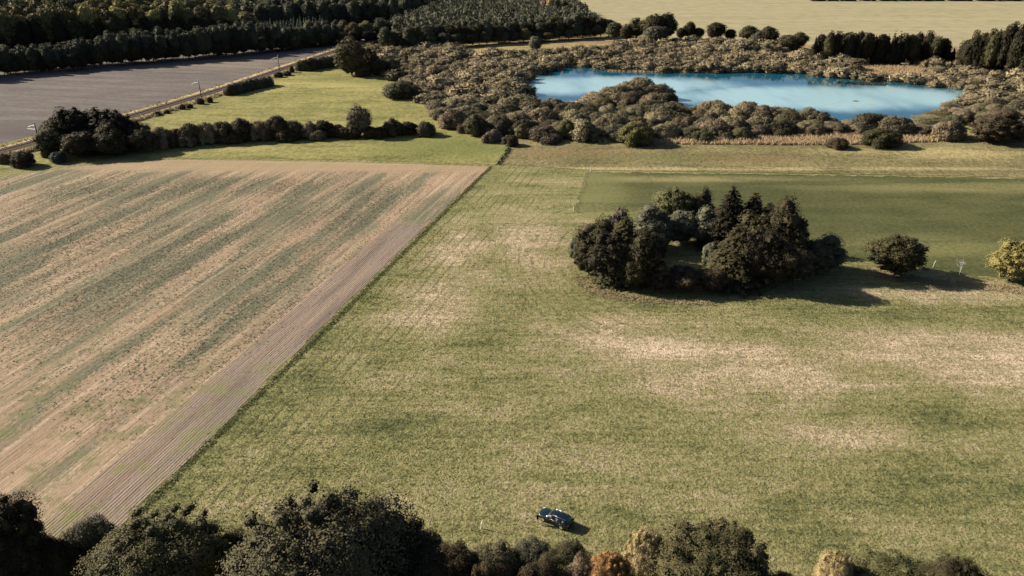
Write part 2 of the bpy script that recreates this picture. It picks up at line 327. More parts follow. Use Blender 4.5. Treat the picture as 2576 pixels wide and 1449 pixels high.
for i in range(len(RL) - 1):
    a, b = RL[i], RL[i + 1]; L = np.linalg.norm(b - a); t0 = RT[i]; n0 = RN[i]; k = 0.0
    while k < L:
        c = a + (b - a) * k / L; q = len(V)
        for dz in (1.0, 1.14):
            for (u, v) in ((-1.25, -.12), (1.25, -.12), (1.25, .12), (-1.25, .12)):
                pxy = c + n0 * u + t0 * v; V.append((pxy[0], pxy[1], dz))
        F += [(q + 4, q + 5, q + 6, q + 7), (q, q + 1, q + 5, q + 4), (q + 1, q + 2, q + 6, q + 5), (q + 2, q + 3, q + 7, q + 6), (q + 3, q, q + 4, q + 7)]
        k += 0.65
tag(link('sleepers', mesh_np('sleepers', V, F, [M_sleeper]), rw), kind='stuff')

# ------------------------------------------------------------------ foliage
def unit(v): return v / np.maximum(np.linalg.norm(v, axis=-1, keepdims=True), 1e-9)
def _cube_sphere(k):
    V = []; F = []
    for ax in range(3):
        for sg in (-1, 1):
            q = len(V)
            for i in range(k + 1):
                for j in range(k + 1):
                    p = [0, 0, 0]; p[ax] = sg; p[(ax + 1) % 3] = math.tan((i / k * 2 - 1) * math.pi / 4) * sg; p[(ax + 2) % 3] = math.tan((j / k * 2 - 1) * math.pi / 4); V.append(p)
            for i in range(k):
                for j in range(k): a = q + i * (k + 1) + j; F.append((a, a + k + 1, a + k + 2, a + 1))
    return unit(np.array(V, float)), np.array(F)
def leaves(rg, blobs, n, size, aspect=0.6, tilt=0.5, shell=0.26, spike=0.0, up=0.5, cull=0.72, low=-0.75, core=0.86, ck=3, ctr=None, fuzz=0.07):
    """blobs: rows cx,cy,cz,rx,ry,rz. Returns verts, quads, tint: leaf-sized diamonds spread through the blobs' shells"""
    B = np.asarray(blobs, float); area = (B[:, 3] * B[:, 4] + B[:, 3] * B[:, 5] + B[:, 4] * B[:, 5])
    idx = rg.choice(len(B), n, p=area / area.sum()); b = B[idx]
    d = unit(rg.normal(size=(n, 3))); bad = d[:, 2] < low; d[bad, 2] *= -1
    r = 1 - shell * rg.random(n) ** 1.4 + np.abs(rg.normal(size=n)) * fuzz
    P = b[:, :3] + d * r[:, None] * b[:, 3:]
    keep = np.ones(n, bool)
    for k in range(len(B)):
        q = (P - B[k, :3]) / B[k, 3:]; keep &= ~((np.einsum('ij,ij->i', q, q) < cull ** 2) & (idx != k))
    keep &= P[:, 2] > 0.005
    P, d, idx = P[keep], d[keep], idx[keep]; m = len(P); b = B[idx]
    nr = unit(unit(d / b[:, 3:]) + rg.normal(size=(m, 3)) * tilt)
    if spike > 0:
        ax = unit(d + np.array([0, 0, up]) + rg.normal(size=(m, 3)) * 0.35)
        nr2 = unit(np.cross(ax, rg.normal(size=(m, 3)))); nr2 = unit(nr2 * 0.6 + nr * 0.8); u = unit(ax - nr2 * np.einsum('ij,ij->i', ax, nr2)[:, None]); nr = nr2
    else:
        u = unit(np.cross(nr, rg.normal(size=(m, 3))))
    v = np.cross(nr, u); s = size * rg.uniform(0.6, 1.35, m)[:, None]; sv = s * aspect
    V = np.stack([P - u * s, P + v * sv + u * s * 0.1, P + u * s, P - v * sv + u * s * 0.1], 1).reshape(-1, 3)
    F = np.arange(4 * m).reshape(-1, 4)
    tb = rg.random(len(B)); tint = np.clip(0.5 + (tb[idx] - 0.5) * 0.6 + rg.normal(size=m) * (0.2 if spike > 0 else 0.11), 0, 1)
    C = B[:, :3].mean(0) if ctr is None else np.array(ctr); C = C * np.array([1, 1, 0.55]); ext = np.maximum(np.abs(B[:, :3] - C).max(0), 0.2)
    nb_ = unit(d / b[:, 3:]); N = np.repeat(unit(nb_ * 0.6 + unit((P - C) / ext) * 0.7 + rg.normal(size=(m, 3)) * 0.30), 4, axis=0); T = np.repeat(tint, 4)
    if core > 0:
        cv, cf = _cube_sphere(ck); VV = [V]; FF = [F]; NN = [N]; TT = [T]; q = len(V)
        for k in range(len(B)):
            p = B[k, :3] + cv * B[k, 3:] * core * (1 + 0.13 * np.sin(cv @ rg.normal(size=3) * 6 + rg.random() * 6))[:, None] * rg.uniform(0.80, 1.20, len(cv))[:, None]; p[:, 2] = np.maximum(p[:, 2], 0.0)
            VV.append(p); FF.append(cf + q); NN.append(unit(cv * 0.4 + unit((p - C) / ext) * 0.6 + rg.normal(size=cv.shape) * 0.65)); TT.append(np.full(len(p), tb[k] * 0.6 + 0.1)); q += len(p)
        V = np.concatenate(VV); F = np.concatenate(FF); N = np.concatenate(NN); T = np.concatenate(TT)
    return V, F, T, N
def tubes(rg, segs, sides=6):
    V = []; F = []
    for (a, b, r0, r1) in segs:
        a = np.array(a, float); b = np.array(b, float); t = unit(b - a); x = unit(np.cross(t, [0.31, 0.9, 0.2])); y = np.cross(t, x); q = len(V)
        for (c, r) in ((a, r0), (b, r1)):
            for k in range(sides):
                an = 2 * math.pi * k / sides; V.append(c + (x * math.cos(an) + y * math.sin(an)) * r)
        for k in range(sides): F.append((q + k, q + (k + 1) % sides, q + sides + (k + 1) % sides, q + sides + k))
    return np.array(V), np.array(F)
def broad(seed, n, size, nb=46, wide=0.48, low=0.16, bl=(0.10, 0.19), lump=0.16, core=0.60, ck=3, fill=1.25, sep=0.90, cull=0.72):
    rg = np.random.default_rng(seed); cz = (1 + low) / 2; hz = (1 - low) / 2
    d = unit(rg.normal(size=(nb * 6, 3))); sel = []
    for q in d:                                          # even spread over the envelope
        if all(np.dot(q, o) < sep for o in sel): sel.append(q)
        if len(sel) >= nb: break
    lob = unit(rg.normal(size=(5, 3))); B = []
    for q in sel:
        bulge = 1 + lump * max(0, max(float(q @ l) for l in lob)) - lump * 0.6 + rg.normal() * 0.03
        br = rg.uniform(*bl); rad = (np.array([wide, wide, hz]) * bulge - br * 0.8)
        c = np.array([0, 0, cz]) + q * rad * rg.uniform(0.84, 1.0); 
        B.append([*c, br, br, br * rg.uniform(0.7, 0.95)])
    for k in range(nb // 2):                             # second, deeper layer of boughs
        q = unit(rg.normal(size=3)); br = rg.uniform(*bl) * 1.5; B.append([*(np.array([0, 0, cz]) + q * (np.array([wide, wide, hz]) - br) * rg.uniform(0.7, 0.86)), br, br, br])
    for _ in range(nb // 3):
        c = np.array([0, 0, cz]) + rg.normal(size=3) * np.array([wide, wide, hz]) * 0.30; br = rg.uniform(*bl) * fill; B.append([*c, br, br, br])
    V, F, T, N = leaves(rg, B, n, size, core=core, ck=ck, cull=cull)
    segs = [((0, 0, -0.02), (0.01, 0.0, low + 0.06), 0.030, 0.022), ((0.01, 0, low + 0.06), (0.0, 0.02, cz + 0.1), 0.022, 0.010)]
    for c in B[::3]: segs.append(((0.005, 0, low * 0.7 + rg.random() * 0.25), c[:3], 0.011, 0.003))
    return (V, F, T, N), tubes(rg, segs)
def spruce(seed, n, size, wide=0.22, low=0.02, droop=0.35, ragged=0.25):
    rg = np.random.default_rng(seed); nbr = max(40, n // 26); P = []; U = []; T = []; NR = []
    h = low + (1 - low) * (1 - np.sqrt(rg.random(nbr))) ; h = np.sort(h); segs = []
    for k in range(nbr):
        z = h[k]; an = k * 2.399 + rg.normal() * 0.3; L = wide * (1 - (z - low) / (1 - low)) ** 0.8 * rg.uniform(1 - ragged, 1 + ragged) + 0.012
        dirn = np.array([math.cos(an), math.sin(an), 0]); m = max(3, int(n / nbr * (0.35 + 1.3 * L / wide)))
        s = rg.random(m) ** 0.6; side = np.cross(dirn, [0, 0, 1]); w = L * 0.34 * (1.05 - s) * rg.normal(size=m)
        zz = z + L * (0.22 * s - droop * s * s) + rg.normal(size=m) * 0.006
        P.append(np.stack([dirn[0] * s * L + side[0] * w, dirn[1] * s * L + side[1] * w, zz], 1))
        uu = dirn[None] * 1.0 + side[None] * (np.sign(w) * 0.6)[:, None] + np.array([0, 0, -0.25])[None] + rg.normal(size=(m, 3)) * 0.25
        U.append(unit(uu)); NR.append(unit(np.array([dirn[0] * .8, dirn[1] * .8, 0.9])[None] + rg.normal(size=(m, 3)) * 0.45)); T.append(np.full(m, np.clip(rg.normal(0.5, 0.2), 0, 1)))
    P = np.concatenate(P); u = np.concatenate(U); nr = np.concatenate(NR); T = np.concatenate(T); m = len(P)
    v = unit(np.cross(nr, u)); s = size * rg.uniform(0.6, 1.3, m)[:, None]
    V = np.stack([P - u * s, P + v * s * 0.42, P + u * s, P - v * s * 0.42], 1).reshape(-1, 3); V[:, 2] = np.maximum(V[:, 2], 0.002)
    T = np.clip(np.repeat(T + rg.normal(size=m) * 0.12, 4), 0, 1); F = np.arange(4 * m).reshape(-1, 4)
    N = np.repeat(unit(P * np.array([1, 1, 0]) / wide + np.array([0, 0, 0.45])), 4, axis=0)
    lv = 9; sd_ = 10; cv = []; cf = []                    # dense inner needles: a ragged cone
    for i in range(lv + 1):
        z = low + (0.95 - low) * i / lv
        for j in range(sd_):
            r = wide * 0.62 * (1 - i / lv) ** 0.85 * rg.uniform(0.7, 1.15) + 0.004; a = 6.283 * j / sd_; cv.append((math.cos(a) * r, math.sin(a) * r, max(0.0, z + rg.normal() * 0.012)))
    for i in range(lv):
        for j in range(sd_): cf.append((i * sd_ + j, i * sd_ + (j + 1) % sd_, i * sd_ + sd_ + (j + 1) % sd_, i * sd_ + sd_ + j))
    cv = np.array(cv); N = np.concatenate([N, unit(cv * np.array([1, 1, 0]) / wide + np.array([0, 0, 0.45]))]); F = np.concatenate([F, np.array(cf) + len(V)]); V = np.concatenate([V, cv]); T = np.concatenate([T, rg.uniform(0, 0.4, len(cv))])
    return (V, F, T, N), tubes(rg, [((0, 0, -0.02), (0, 0, 0.97), 0.020, 0.003)])
def dome(seed, n, size, nb=16, wide=0.8, spike=1.0, aspect=0.30, up=0.5, bl=(0.24, 0.40), core=0.62, ck=4, fuzz=0.10, rough=0.1):
    """multi-stemmed shrub: unit height, radius about `wide`"""
    rg = np.random.default_rng(seed); B = []
    for k in range(nb):
        an = k * 2.399 + rg.normal() * 0.3; rr = wide * 0.74 * math.sqrt((k + 0.3) / nb); br = rg.uniform(*bl)
        rr *= rg.uniform(1 - rough, 1 + rough); zt = (1.0 - 0.55 * (rr / wide) ** 2) * rg.uniform(0.94 - rough, 1.04)
        B.append([rr * math.cos(an), rr * math.sin(an), max(0.12, zt - br), br, br, br * rg.uniform(0.85, 1.1)])
        B.append([rr * math.cos(an) * 1.05, rr * math.sin(an) * 1.05, max(0.08, (zt - br) * 0.4), br, br, br])
    V, F, T, N = leaves(rg, B, n, size, aspect, 0.5, 0.28, spike, up, 0.8, -0.4, core=core, ck=ck, ctr=(0, 0, 0.3), fuzz=fuzz)
    segs = [((rg.normal() * 0.05, rg.normal() * 0.05, -0.03), (c[0] * 0.8, c[1] * 0.8, c[2]), 0.02, 0.006) for c in B[:nb]]
    return (V, F, T, N), tubes(rg, segs, 5)
def bare(seed, depthn=4):
    rg = np.random.default_rng(seed); segs = []
    def grow(p, d, L, r, k):
        q = p + d * L; segs.append((p, q, r, r * 0.6))
        if k == 0: return
        for _ in range(3 if k > 1 else 4): grow(p + d * L * rg.uniform(0.5, 1.0), unit(d + rg.normal(size=3) * 0.55 + np.array([0, 0, 0.12])), L * rg.uniform(0.6, 0.8), r * 0.55, k - 1)
    grow(np.zeros(3), np.array([0.05, 0, 1.0]), 0.33, 0.022, depthn)
    V, F = tubes(rg, segs, 4); V[:, 2] /= V[:, 2].max(); return V, F

def leaf_mat(name, a, b, c=None, trans=0.08, vary=0.25):
    t = NT(name); at = t.n('Attribute', attribute_name='tint').outputs['Fac']; rnd = t.n('ObjectInfo').outputs['Random']
    col = t.mix(at, a, b)
    if c is not None: col = t.mix(t.ramp(at, 0.62, 0.9, 0, 0.8), col, c)
    hs = t.n('HueSaturation'); t.put(hs.inputs['Color'], col); t.put(hs.inputs['Value'], t.math('ADD', t.math('MULTIPLY', rnd, 2 * vary), 1 - vary))
    t.put(hs.inputs['Hue'], t.math('ADD', t.math('MULTIPLY', rnd, 0.03), 0.485)); col = hs.outputs[0]
    vt = t.n('VectorTransform', vector_type='NORMAL', convert_from='OBJECT', convert_to='WORLD'); t.put(vt.inputs[0], t.n('Attribute', attribute_name='nrm').outputs['Vector'])
    nr = t.vmath('NORMALIZE', t.vmath('ADD', t.vmath('MULTIPLY', t.n('NewGeometry').outputs['Normal'], (0.35,) * 3), t.vmath('MULTIPLY', t.vmath('NORMALIZE', vt.outputs[0]), (0.65,) * 3)))
    d = t.bsdf(col, 0.75, 0.12, nr); tr = t.n('BsdfTranslucent'); t.put(tr.inputs[0], col)
    mx = t.n('MixShader'); mx.inputs[0].default_value = trans; t.t.links.new(d, mx.inputs[1]); t.t.links.new(tr.outputs[0], mx.inputs[2])
    return t.out(mx.outputs[0])
M_bark = plain('bark', (0.075, 0.055, 0.038), 0.9, 0.1, var=0.4, scale=1.5)
M_paleb = plain('bleached_wood', (0.42, 0.40, 0.36), 0.8, 0.2, var=0.2)
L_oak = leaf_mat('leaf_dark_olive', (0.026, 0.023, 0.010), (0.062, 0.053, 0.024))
L_elm = leaf_mat('leaf_mid_olive', (0.052, 0.051, 0.021), (0.120, 0.110, 0.048))
L_big = leaf_mat('leaf_grey_olive', (0.050, 0.048, 0.023), (0.125, 0.114, 0.058))
L_yel = leaf_mat('leaf_yellow_green', (0.13, 0.115, 0.035), (0.25, 0.21, 0.075))
L_ora = leaf_mat('leaf_orange', (0.22, 0.125, 0.045), (0.40, 0.25, 0.10), (0.20, 0.16, 0.06))
L_pal = leaf_mat('leaf_pale_straw', (0.17, 0.125, 0.06), (0.33, 0.245, 0.13))
L_spr = leaf_mat('needles_dark', (0.018, 0.016, 0.009), (0.046, 0.039, 0.020))
L_spo = leaf_mat('needles_olive', (0.028, 0.025, 0.011), (0.064, 0.054, 0.025))
L_slate = leaf_mat('needles_slate', (0.030, 0.034, 0.022), (0.072, 0.073, 0.047))
L_gryw = leaf_mat('leaf_grey_willow', (0.050, 0.050, 0.031), (0.115, 0.108, 0.068))
L_blue = leaf_mat('leaf_blue_green', (0.045, 0.056, 0.042), (0.10, 0.115, 0.085))
L_wil = leaf_mat('leaf_willow_olive', (0.10, 0.084, 0.048), (0.20, 0.165, 0.10), vary=0.3)
L_wib = leaf_mat('leaf_willow_brown', (0.118, 0.092, 0.053), (0.225, 0.175, 0.105), (0.25, 0.20, 0.125), vary=0.25)
L_wig = leaf_mat('leaf_willow_green', (0.050, 0.048, 0.025), (0.11, 0.098, 0.053), vary=0.25)
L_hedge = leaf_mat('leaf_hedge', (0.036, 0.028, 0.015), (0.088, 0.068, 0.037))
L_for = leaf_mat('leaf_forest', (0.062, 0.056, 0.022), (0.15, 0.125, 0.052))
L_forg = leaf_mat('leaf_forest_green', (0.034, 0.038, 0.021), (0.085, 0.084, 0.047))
L_plan = leaf_mat('leaf_plantation', (0.048, 0.054, 0.033), (0.098, 0.102, 0.064), vary=0.12)
L_pink = leaf_mat('twigs_pinkish', (0.12, 0.092, 0.07), (0.21, 0.165, 0.13))

PROTO = {}
def reg(kind, gens, leaf, names=('crown', 'trunk')):
    L = []
    for (c, tk) in gens:
        cm = mesh_np(kind + '_crown', c[0], c[1], [leaf], c[2], nrm=c[3]); tm = mesh_np(kind + '_trunk', tk[0], tk[1], [M_bark]); L.append((cm, tm))
    PROTO[kind] = L
reg('near', [broad(11 + k, 170000, 0.0074, cull=0.6, nb=260, bl=(0.035, 0.075), wide=0.50, low=0.06, fill=3.0, sep=0.965, lump=0.09, ck=3, core=0.62) for k in range(3)], L_elm)
reg('mid', [broad(31 + k, 24000, 0.015, nb=110, bl=(0.06, 0.115), low=0.03, fill=2.0, sep=0.94, core=0.62, ck=3) for k in range(4)], L_oak)
reg('far', [broad(51 + k, 4800, 0.030, nb=26, wide=0.36, low=0.10, bl=(0.12, 0.2)) for k in range(4)], L_for)
reg('spruce', [spruce(71 + k, 18000, 0.017, 0.25) for k in range(3)], L_spr)
reg('sfar', [spruce(81 + k, 2600, 0.030, 0.23, ragged=0.3) for k in range(4)], L_slate)
reg('willow', [dome(91 + k, 14000, 0.058, nb=22 + 3 * (k % 4), wide=0.85, bl=(0.15, 0.34), rough=0.22) for k in range(7)], L_wil)
reg('shrub', [dome(111 + k, 18000, 0.026, nb=30, wide=0.75, spike=0.0, aspect=0.6, bl=(0.14, 0.26)) for k in range(4)], L_hedge)
reg('scrub', [dome(121 + k, 40000, 0.024, nb=26, wide=0.85, spike=1.0, aspect=0.28, up=0.9, bl=(0.16, 0.30)) for k in range(3)], L_wig)
RG = random.Random(7)
def plant(name, kind, x, y, h, wd, label, cat, group=None, leaf=None, var=None, parts=True, lean=0.0):
    """wd = crown width in metres; parts: an Empty at the foot with crown and trunk"""
    L = PROTO[kind]; cm, tm = L[RG.randrange(len(L)) if var is None else var % len(L)]
    base = {'near': 1.04, 'mid': 0.96, 'far': 0.74, 'spruce': 0.5, 'sfar': 0.46, 'willow': 1.75, 'shrub': 1.55, 'scrub': 1.75}[kind]
    sx = wd / base
    if parts:
        root = link(name, None); root.empty_display_size = 0.5
        c = link('crown', cm, root); link('trunk', tm, root)
    else:
        root = c = link(name, cm)
    if leaf is not None: set_mat(c, leaf)
    root.location = (x, y, 0.02); root.rotation_euler = (lean, 0, RG.uniform(0, 6.283)); an_ = RG.uniform(0.74, 1.3) if kind == 'willow' else RG.uniform(0.93, 1.07); root.scale = (sx * an_, sx / an_, h)
    return tag(root, label, cat, group)
def fit_height(y, top, wd, kind):                    # crown height whose outline, seen from above, reaches the surveyed top
    if kind in ('spruce', 'sfar'): return height_at(y, top)
    fz, hz, rr = (0.45, 0.55, 0.46) if kind in ('willow', 'shrub', 'scrub') else (0.53, 0.47, 0.48)
    lo, hi = 0.5, 60.0
    for _ in range(40):
        h = (lo + hi) / 2; zc = h * fz; dep = y * CP + (CAM_H - zc) * SP; al = math.atan2(CAM_H - zc, y)
        e = math.hypot(hz * h * math.cos(al), rr * wd * math.sin(al)); py = (288 + FPX * (((CAM_H - zc) * CP - y * SP) - e) / dep) * K
        if py < top: hi = h
        else: lo = h
    return max(h, 0.42 * wd)
def T(name, kind, px, base, top, wP, label, cat='tree', group=None, leaf=None, var=None, parts=True):
    x, y = g(px, base); return plant(name, kind, x, y, fit_height(y, top, wP * mper(y), kind), wP * mper(y), label, cat, group, leaf, var, parts)

# ------------------------------------------------------------------ copse in the meadow
CG = 'trees of the copse in the middle of the meadow'
copse = [
 ('broadleaf_tree', 'mid', 1690, 580, 470, 108, 'yellowish green round tree at the back left of the copse', L_elm),
 ('broadleaf_tree', 'mid', 1752, 578, 486, 80, 'small pale green tree squeezed in behind the copse beside the tall conifers', L_elm),
 ('spruce_tree', 'spruce', 1826, 620, 466, 130, 'tallest dark conifer at the back of the copse', L_spr),
 ('spruce_tree', 'spruce', 1882, 622, 482, 120, 'olive dark conifer just right of the tallest one in the copse', L_spo),
 ('spruce_tree', 'spruce', 1920, 630, 508, 110, 'lower pointed conifer on the copse skyline, right of the two tall ones', L_spr),
 ('broadleaf_tree', 'mid', 1958, 675, 520, 126, 'big dark round tree at the right end of the copse', L_oak),
 ('broadleaf_tree', 'mid', 1895, 668, 535, 130, 'dark leafy tree in the right half of the copse, inside the ring', L_oak),
 ('spruce_tree', 'spruce', 1842, 710, 562, 150, 'olive conifer at the front right of the copse gap', L_spo),
 ('broadleaf_tree', 'mid', 1896, 714, 572, 130, 'dark tree right of the olive one at the front of the copse', L_spr),
 ('broadleaf_tree', 'mid', 1935, 722, 590, 120, 'dark shaded tree at the front right corner of the copse', L_oak),
 ('bare_topped_tree', 'mid', 1552, 650, 522, 62, 'pinkish grey half bare tree poking above the left part of the copse', L_pink),
 ('grey_willow', 'mid', 1640, 628, 530, 120, 'wide grey leaved willow at the back of the copse, left part', L_gryw),
 ('grey_willow', 'mid', 1712, 612, 526, 112, 'grey leaved willow in the middle of the copse back', L_gryw),
 ('grey_willow', 'mid', 1778, 616, 532, 92, 'grey leaved willow at the back of the copse, next to the tall conifers', L_gryw),
 ('broadleaf_tree', 'mid', 1500, 682, 552, 120, 'dark tree at the left end of the copse', L_spo),
 ('spruce_tree', 'spruce', 1562, 698, 542, 150, 'broad dark conifer in the left front of the copse under the pinkish tree', L_spo),
 ('broadleaf_tree', 'mid', 1536, 706, 580, 124, 'low dark tree at the front left edge of the copse', L_spr),
 ('broadleaf_tree', 'mid', 1482, 690, 606, 90, 'lowest dark tree at the left front tip of the copse', L_spo),
 ('broadleaf_tree', 'mid', 1618, 712, 580, 116, 'dark leafy tree left of the copse gap, front side', L_oak),
 ('broadleaf_tree', 'mid', 1595, 722, 632, 100, 'low dark leafy tree at the front of the copse, left of the gap', L_oak),
 ('blue_green_bush', 'shrub', 1455, 656, 592, 56, 'small blue green bush at the far left tip of the copse', L_blue),
 ('grey_green_bush', 'shrub', 1786, 676, 606, 64, 'pale grey green bush in the sunny gap of the copse', L_gryw),
 ('dark_bush', 'mid', 1716, 728, 664, 100, 'dark low bush closing the front of the copse gap', L_hedge),
 ('dark_bush', 'mid', 1785, 732, 674, 84, 'small shaded bush at the foot of the olive conifer in the copse', L_hedge),
 ('dark_bush', 'mid', 1656, 730, 668, 80, 'low shaded bush at the front left foot of the copse', L_hedge),
 ('spreading_bush', 'mid', 2058, 684, 596, 118, 'low spreading grey green tree in the shade just right of the copse', L_gryw),
 ('dark_bush', 'mid', 1996, 706, 622, 100, 'dark bush under the big round tree at the right end of the copse', L_hedge)]
for (nm, kd, px, b, tp, wP, lb, lf) in copse: T(nm, kd, px, b, tp, wP, lb, 'bush' if 'bush' in nm else 'tree', CG, lf)
T('broadleaf_tree', 'mid', 2248, 690, 586, 142, 'dark round tree standing alone between the copse and the yellow tree', leaf=L_oak)
T('broadleaf_tree', 'mid', 2540, 706, 603, 116, 'yellow green round tree at the right edge of the picture', leaf=L_yel)
bv, bf = bare(5); bx, by = g(2413, 692)
dead = link('dead_shrub', mesh_np('dead_shrub', bv, bf, [M_paleb]), loc=(bx, by, 0)); hh = height_at(by, 650); dead.scale = (hh * 1.5, hh * 1.5, hh)
tag(dead, 'bleached bare shrub between the round dark tree and the yellow tree', 'shrub')

# ------------------------------------------------------------------ hedge and trees left of the stubble field
HG = 'trees and bushes of the long hedge behind the stubble field'
hedge = [
 ('broadleaf_tree', 'mid', 205, 374, 270, 100, 'dark tree at the left of the hedge skyline, close to the railway', L_spr),
 ('broadleaf_tree', 'mid', 160, 378, 290, 92, 'dark round tree at the left end of the big hedge clump', L_oak),
 ('spruce_tree', 'spruce', 262, 374, 266, 120, 'dark pointed tree in the middle of the big hedge clump skyline', L_spr),
 ('broadleaf_tree', 'mid', 300, 374, 274, 96, 'dark round tree at the right end of the big hedge clump skyline', L_spr),
 ('broadleaf_tree', 'mid', 340, 372, 302, 80, 'dark round tree sloping down to the right of the big hedge clump', L_oak),
 ('broadleaf_tree', 'mid', 135, 392, 322, 80, 'olive tree in the sun at the left foot of the big hedge clump', L_elm),
 ('broadleaf_tree', 'mid', 210, 396, 330, 90, 'dark tree in the front row of the big hedge clump, left part', L_oak),
 ('broadleaf_tree', 'mid', 285, 392, 325, 90, 'dark tree in the front row of the big hedge clump, right part', L_oak),
 ('broadleaf_tree', 'mid', 365, 382, 322, 70, 'low dark tree where the big clump becomes the hedge', L_hedge),
 ('blue_green_bush', 'shrub', 150, 408, 380, 44, 'pale blue green bush at the left foot of the big hedge clump', L_blue),
 ('yellow_bush', 'shrub', 118, 396, 372, 24, 'small yellow bush at the left foot of the big hedge clump', L_yel),
 ('brown_bush', 'shrub', 64, 418, 378, 62, 'brown bush beside the railway at the left edge', L_hedge),
 ('brown_bush', 'shrub', 12, 410, 385, 40, 'small brown bush between railway and stubble at the left edge', L_wib)]
for (nm, kd, px, b, tp, wP, lb, lf) in hedge: T(nm, kd, px, b, tp, wP, lb, 'bush' if 'bush' in nm else 'tree', HG, lf)
hb = [(410, 374, 318, 64), (445, 370, 322, 60), (485, 366, 308, 68), (525, 362, 305, 66), (565, 360, 302, 70), (612, 356, 297, 72), (655, 354, 302, 66), (700, 352, 292, 72), (742, 351, 303, 62), (780, 350, 306, 60), (818, 348, 300, 56), (850, 347, 312, 52), (470, 372, 335, 50), (590, 362, 325, 55), (720, 357, 322, 56), (800, 354, 324, 48)]
for i, (px, b, tp, wP) in enumerate(hb):
    T('hedge_bush', 'shrub', px, b - 3, tp, wP, 'brown green bush of the low hedge right of the big dark clump', 'bush', 'bushes of the low hedge', L_hedge if i % 3 else L_wib)
T('grey_willow', 'mid', 906, 342, 266, 66, 'pale grey willow rising at the right end of the hedge', leaf=L_wil)
for px in (868, 890, 935, 955): T('hedge_bush', 'shrub', px, 346, 318, 46, 'low bush at the foot of the pale grey willow in the hedge', 'bush', 'bushes under the pale grey willow', L_hedge)
T('dark_bush', 'shrub', 990, 340, 298, 62, 'dark round bush just right of the pale grey willow', 'bush', HG, L_hedge)
T('dark_bush', 'shrub', 1030, 338, 304, 50, 'second dark bush right of the pale grey willow', 'bush', HG, L_hedge)
T('brown_bush', 'willow', 1072, 340, 306, 56, 'greyish brown bush at the right end of the hedge, casting a shadow on grass', 'bush', HG, L_wig)

# bushes along the railway
for i in range(8):
    a = i / 7; T('hedge_bush', 'willow', 583 + 92 * a, 238 - 22 * a, 212 - 20 * a, 36, 'grey green bush of the clipped looking row beside the railway', 'bush', 'row of bushes beside the railway', L_blue if i % 2 else L_wig)
for i in range(8):
    a = i / 7; T('hedge_bush', 'willow', 765 + 90 * a, 178 - 14 * a, 148 - 8 * a, 40, 'green bush of the hedge at the far end of the railway cutting', 'bush', 'hedge at the far railway end', L_wig)
for (px, b, tp, wP) in [(505, 262, 247, 22), (528, 258, 244, 18), (460, 275, 262, 18), (478, 272, 261, 16), (700, 194, 180, 26), (722, 190, 178, 24), (735, 182, 166, 14), (420, 285, 276, 16), (395, 290, 280, 18)]:
    T('small_bush', 'shrub', px, b, tp, wP, 'small scrubby bush on the near verge of the railway', 'bush', 'scrub on the railway verge', L_hedge, parts=False)
T('dark_tree', 'mid', 886, 190, 98, 84, 'dark brown tree standing alone at the corner of the hill meadow', leaf=L_hedge)
for px, b, tp, wP in ((915, 192, 160, 46), (962, 188, 150, 56), (985, 180, 146, 50)): T('dark_bush', 'shrub', px, b, tp, wP, 'low dark bush at the right foot of the lone dark brown tree', 'bush', 'bushes beside the lone dark brown tree', L_hedge)
T('dark_bush', 'mid', 935, 182, 128, 50, 'dark bush right behind the lone dark brown tree', 'bush', leaf=L_hedge)

# ------------------------------------------------------------------ forest
def interp(P, x): return float(np.interp(x, [p[0] for p in P], [p[1] for p in P]))
def row(name, kind, bases, tops, x0, x1, step, wP, label, group, leafs, jit=6, jt=5, parts=False):
    x = x0
    while x < x1:
        b = interp(bases, x) + RG.uniform(-1, 1) * jit * 0.3; tp = interp(tops, x) + RG.uniform(-jt, jt)
        T(name, kind if not (kind == 'sfar' and 'spruce' in name and RG.random() < 0.6) else 'far', x + RG.uniform(-1, 1) * step * 0.3, b, tp, wP * RG.uniform(0.85, 1.2), label, 'tree', group, RG.choice(leafs), parts=parts)
        x += step
A_b = [(-80, 207), (0, 192), (300, 165), (600, 140), (860, 110), (980, 100)]; A_t = [(-80, 132), (150, 118), (300, 92), (480, 78), (600, 66), (720, 70), (820, 62), (980, 48)]
row('pine_tree', 'far', A_b, A_t, -60, 850, 15, 26, 'slate green conifer of the front row above the ploughed field', 'conifers along the ploughed field', [L_slate, L_slate, L_forg], parts=True)
row('pine_tree', 'far', [(p, b - 9) for p, b in A_b], [(p, t - 5) for p, t in A_t], -50, 850, 16, 30, 'slate green conifer of the second row above the ploughed field', 'second row of conifers', [L_slate, L_forg])
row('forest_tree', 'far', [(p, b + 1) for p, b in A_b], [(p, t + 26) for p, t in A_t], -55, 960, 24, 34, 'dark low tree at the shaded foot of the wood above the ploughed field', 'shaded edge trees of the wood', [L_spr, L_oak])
row('forest_tree', 'far', [(p, b - 4) for p, b in A_b], [(p, t + 2) for p, t in A_t], 690, 985, 22, 36, 'broad tree at the right end of the wood edge above the ploughed field', 'right end of the wood edge', [L_for, L_forg, L_elm])
B_b = [(-80, 138), (300, 108), (640, 92)]; B_t = [(-80, 45), (0, 36), (150, 26), (300, 20), (480, 17), (570, 22), (650, 46)]
row('beech_tree', 'far', B_b, B_t, -60, 655, 27, 46, 'yellow green round tree of the sunlit row behind the conifers', 'sunlit broadleaf row behind the conifers', [L_for, L_for, L_yel], parts=True)
row('forest_tree', 'far', [(p, b + 2) for p, b in B_b], [(p, t + 24) for p, t in B_t], -60, 655, 22, 40, 'shaded dark tree below the yellow green row of the wood', 'shaded trees below the yellow green row', [L_oak, L_spr])
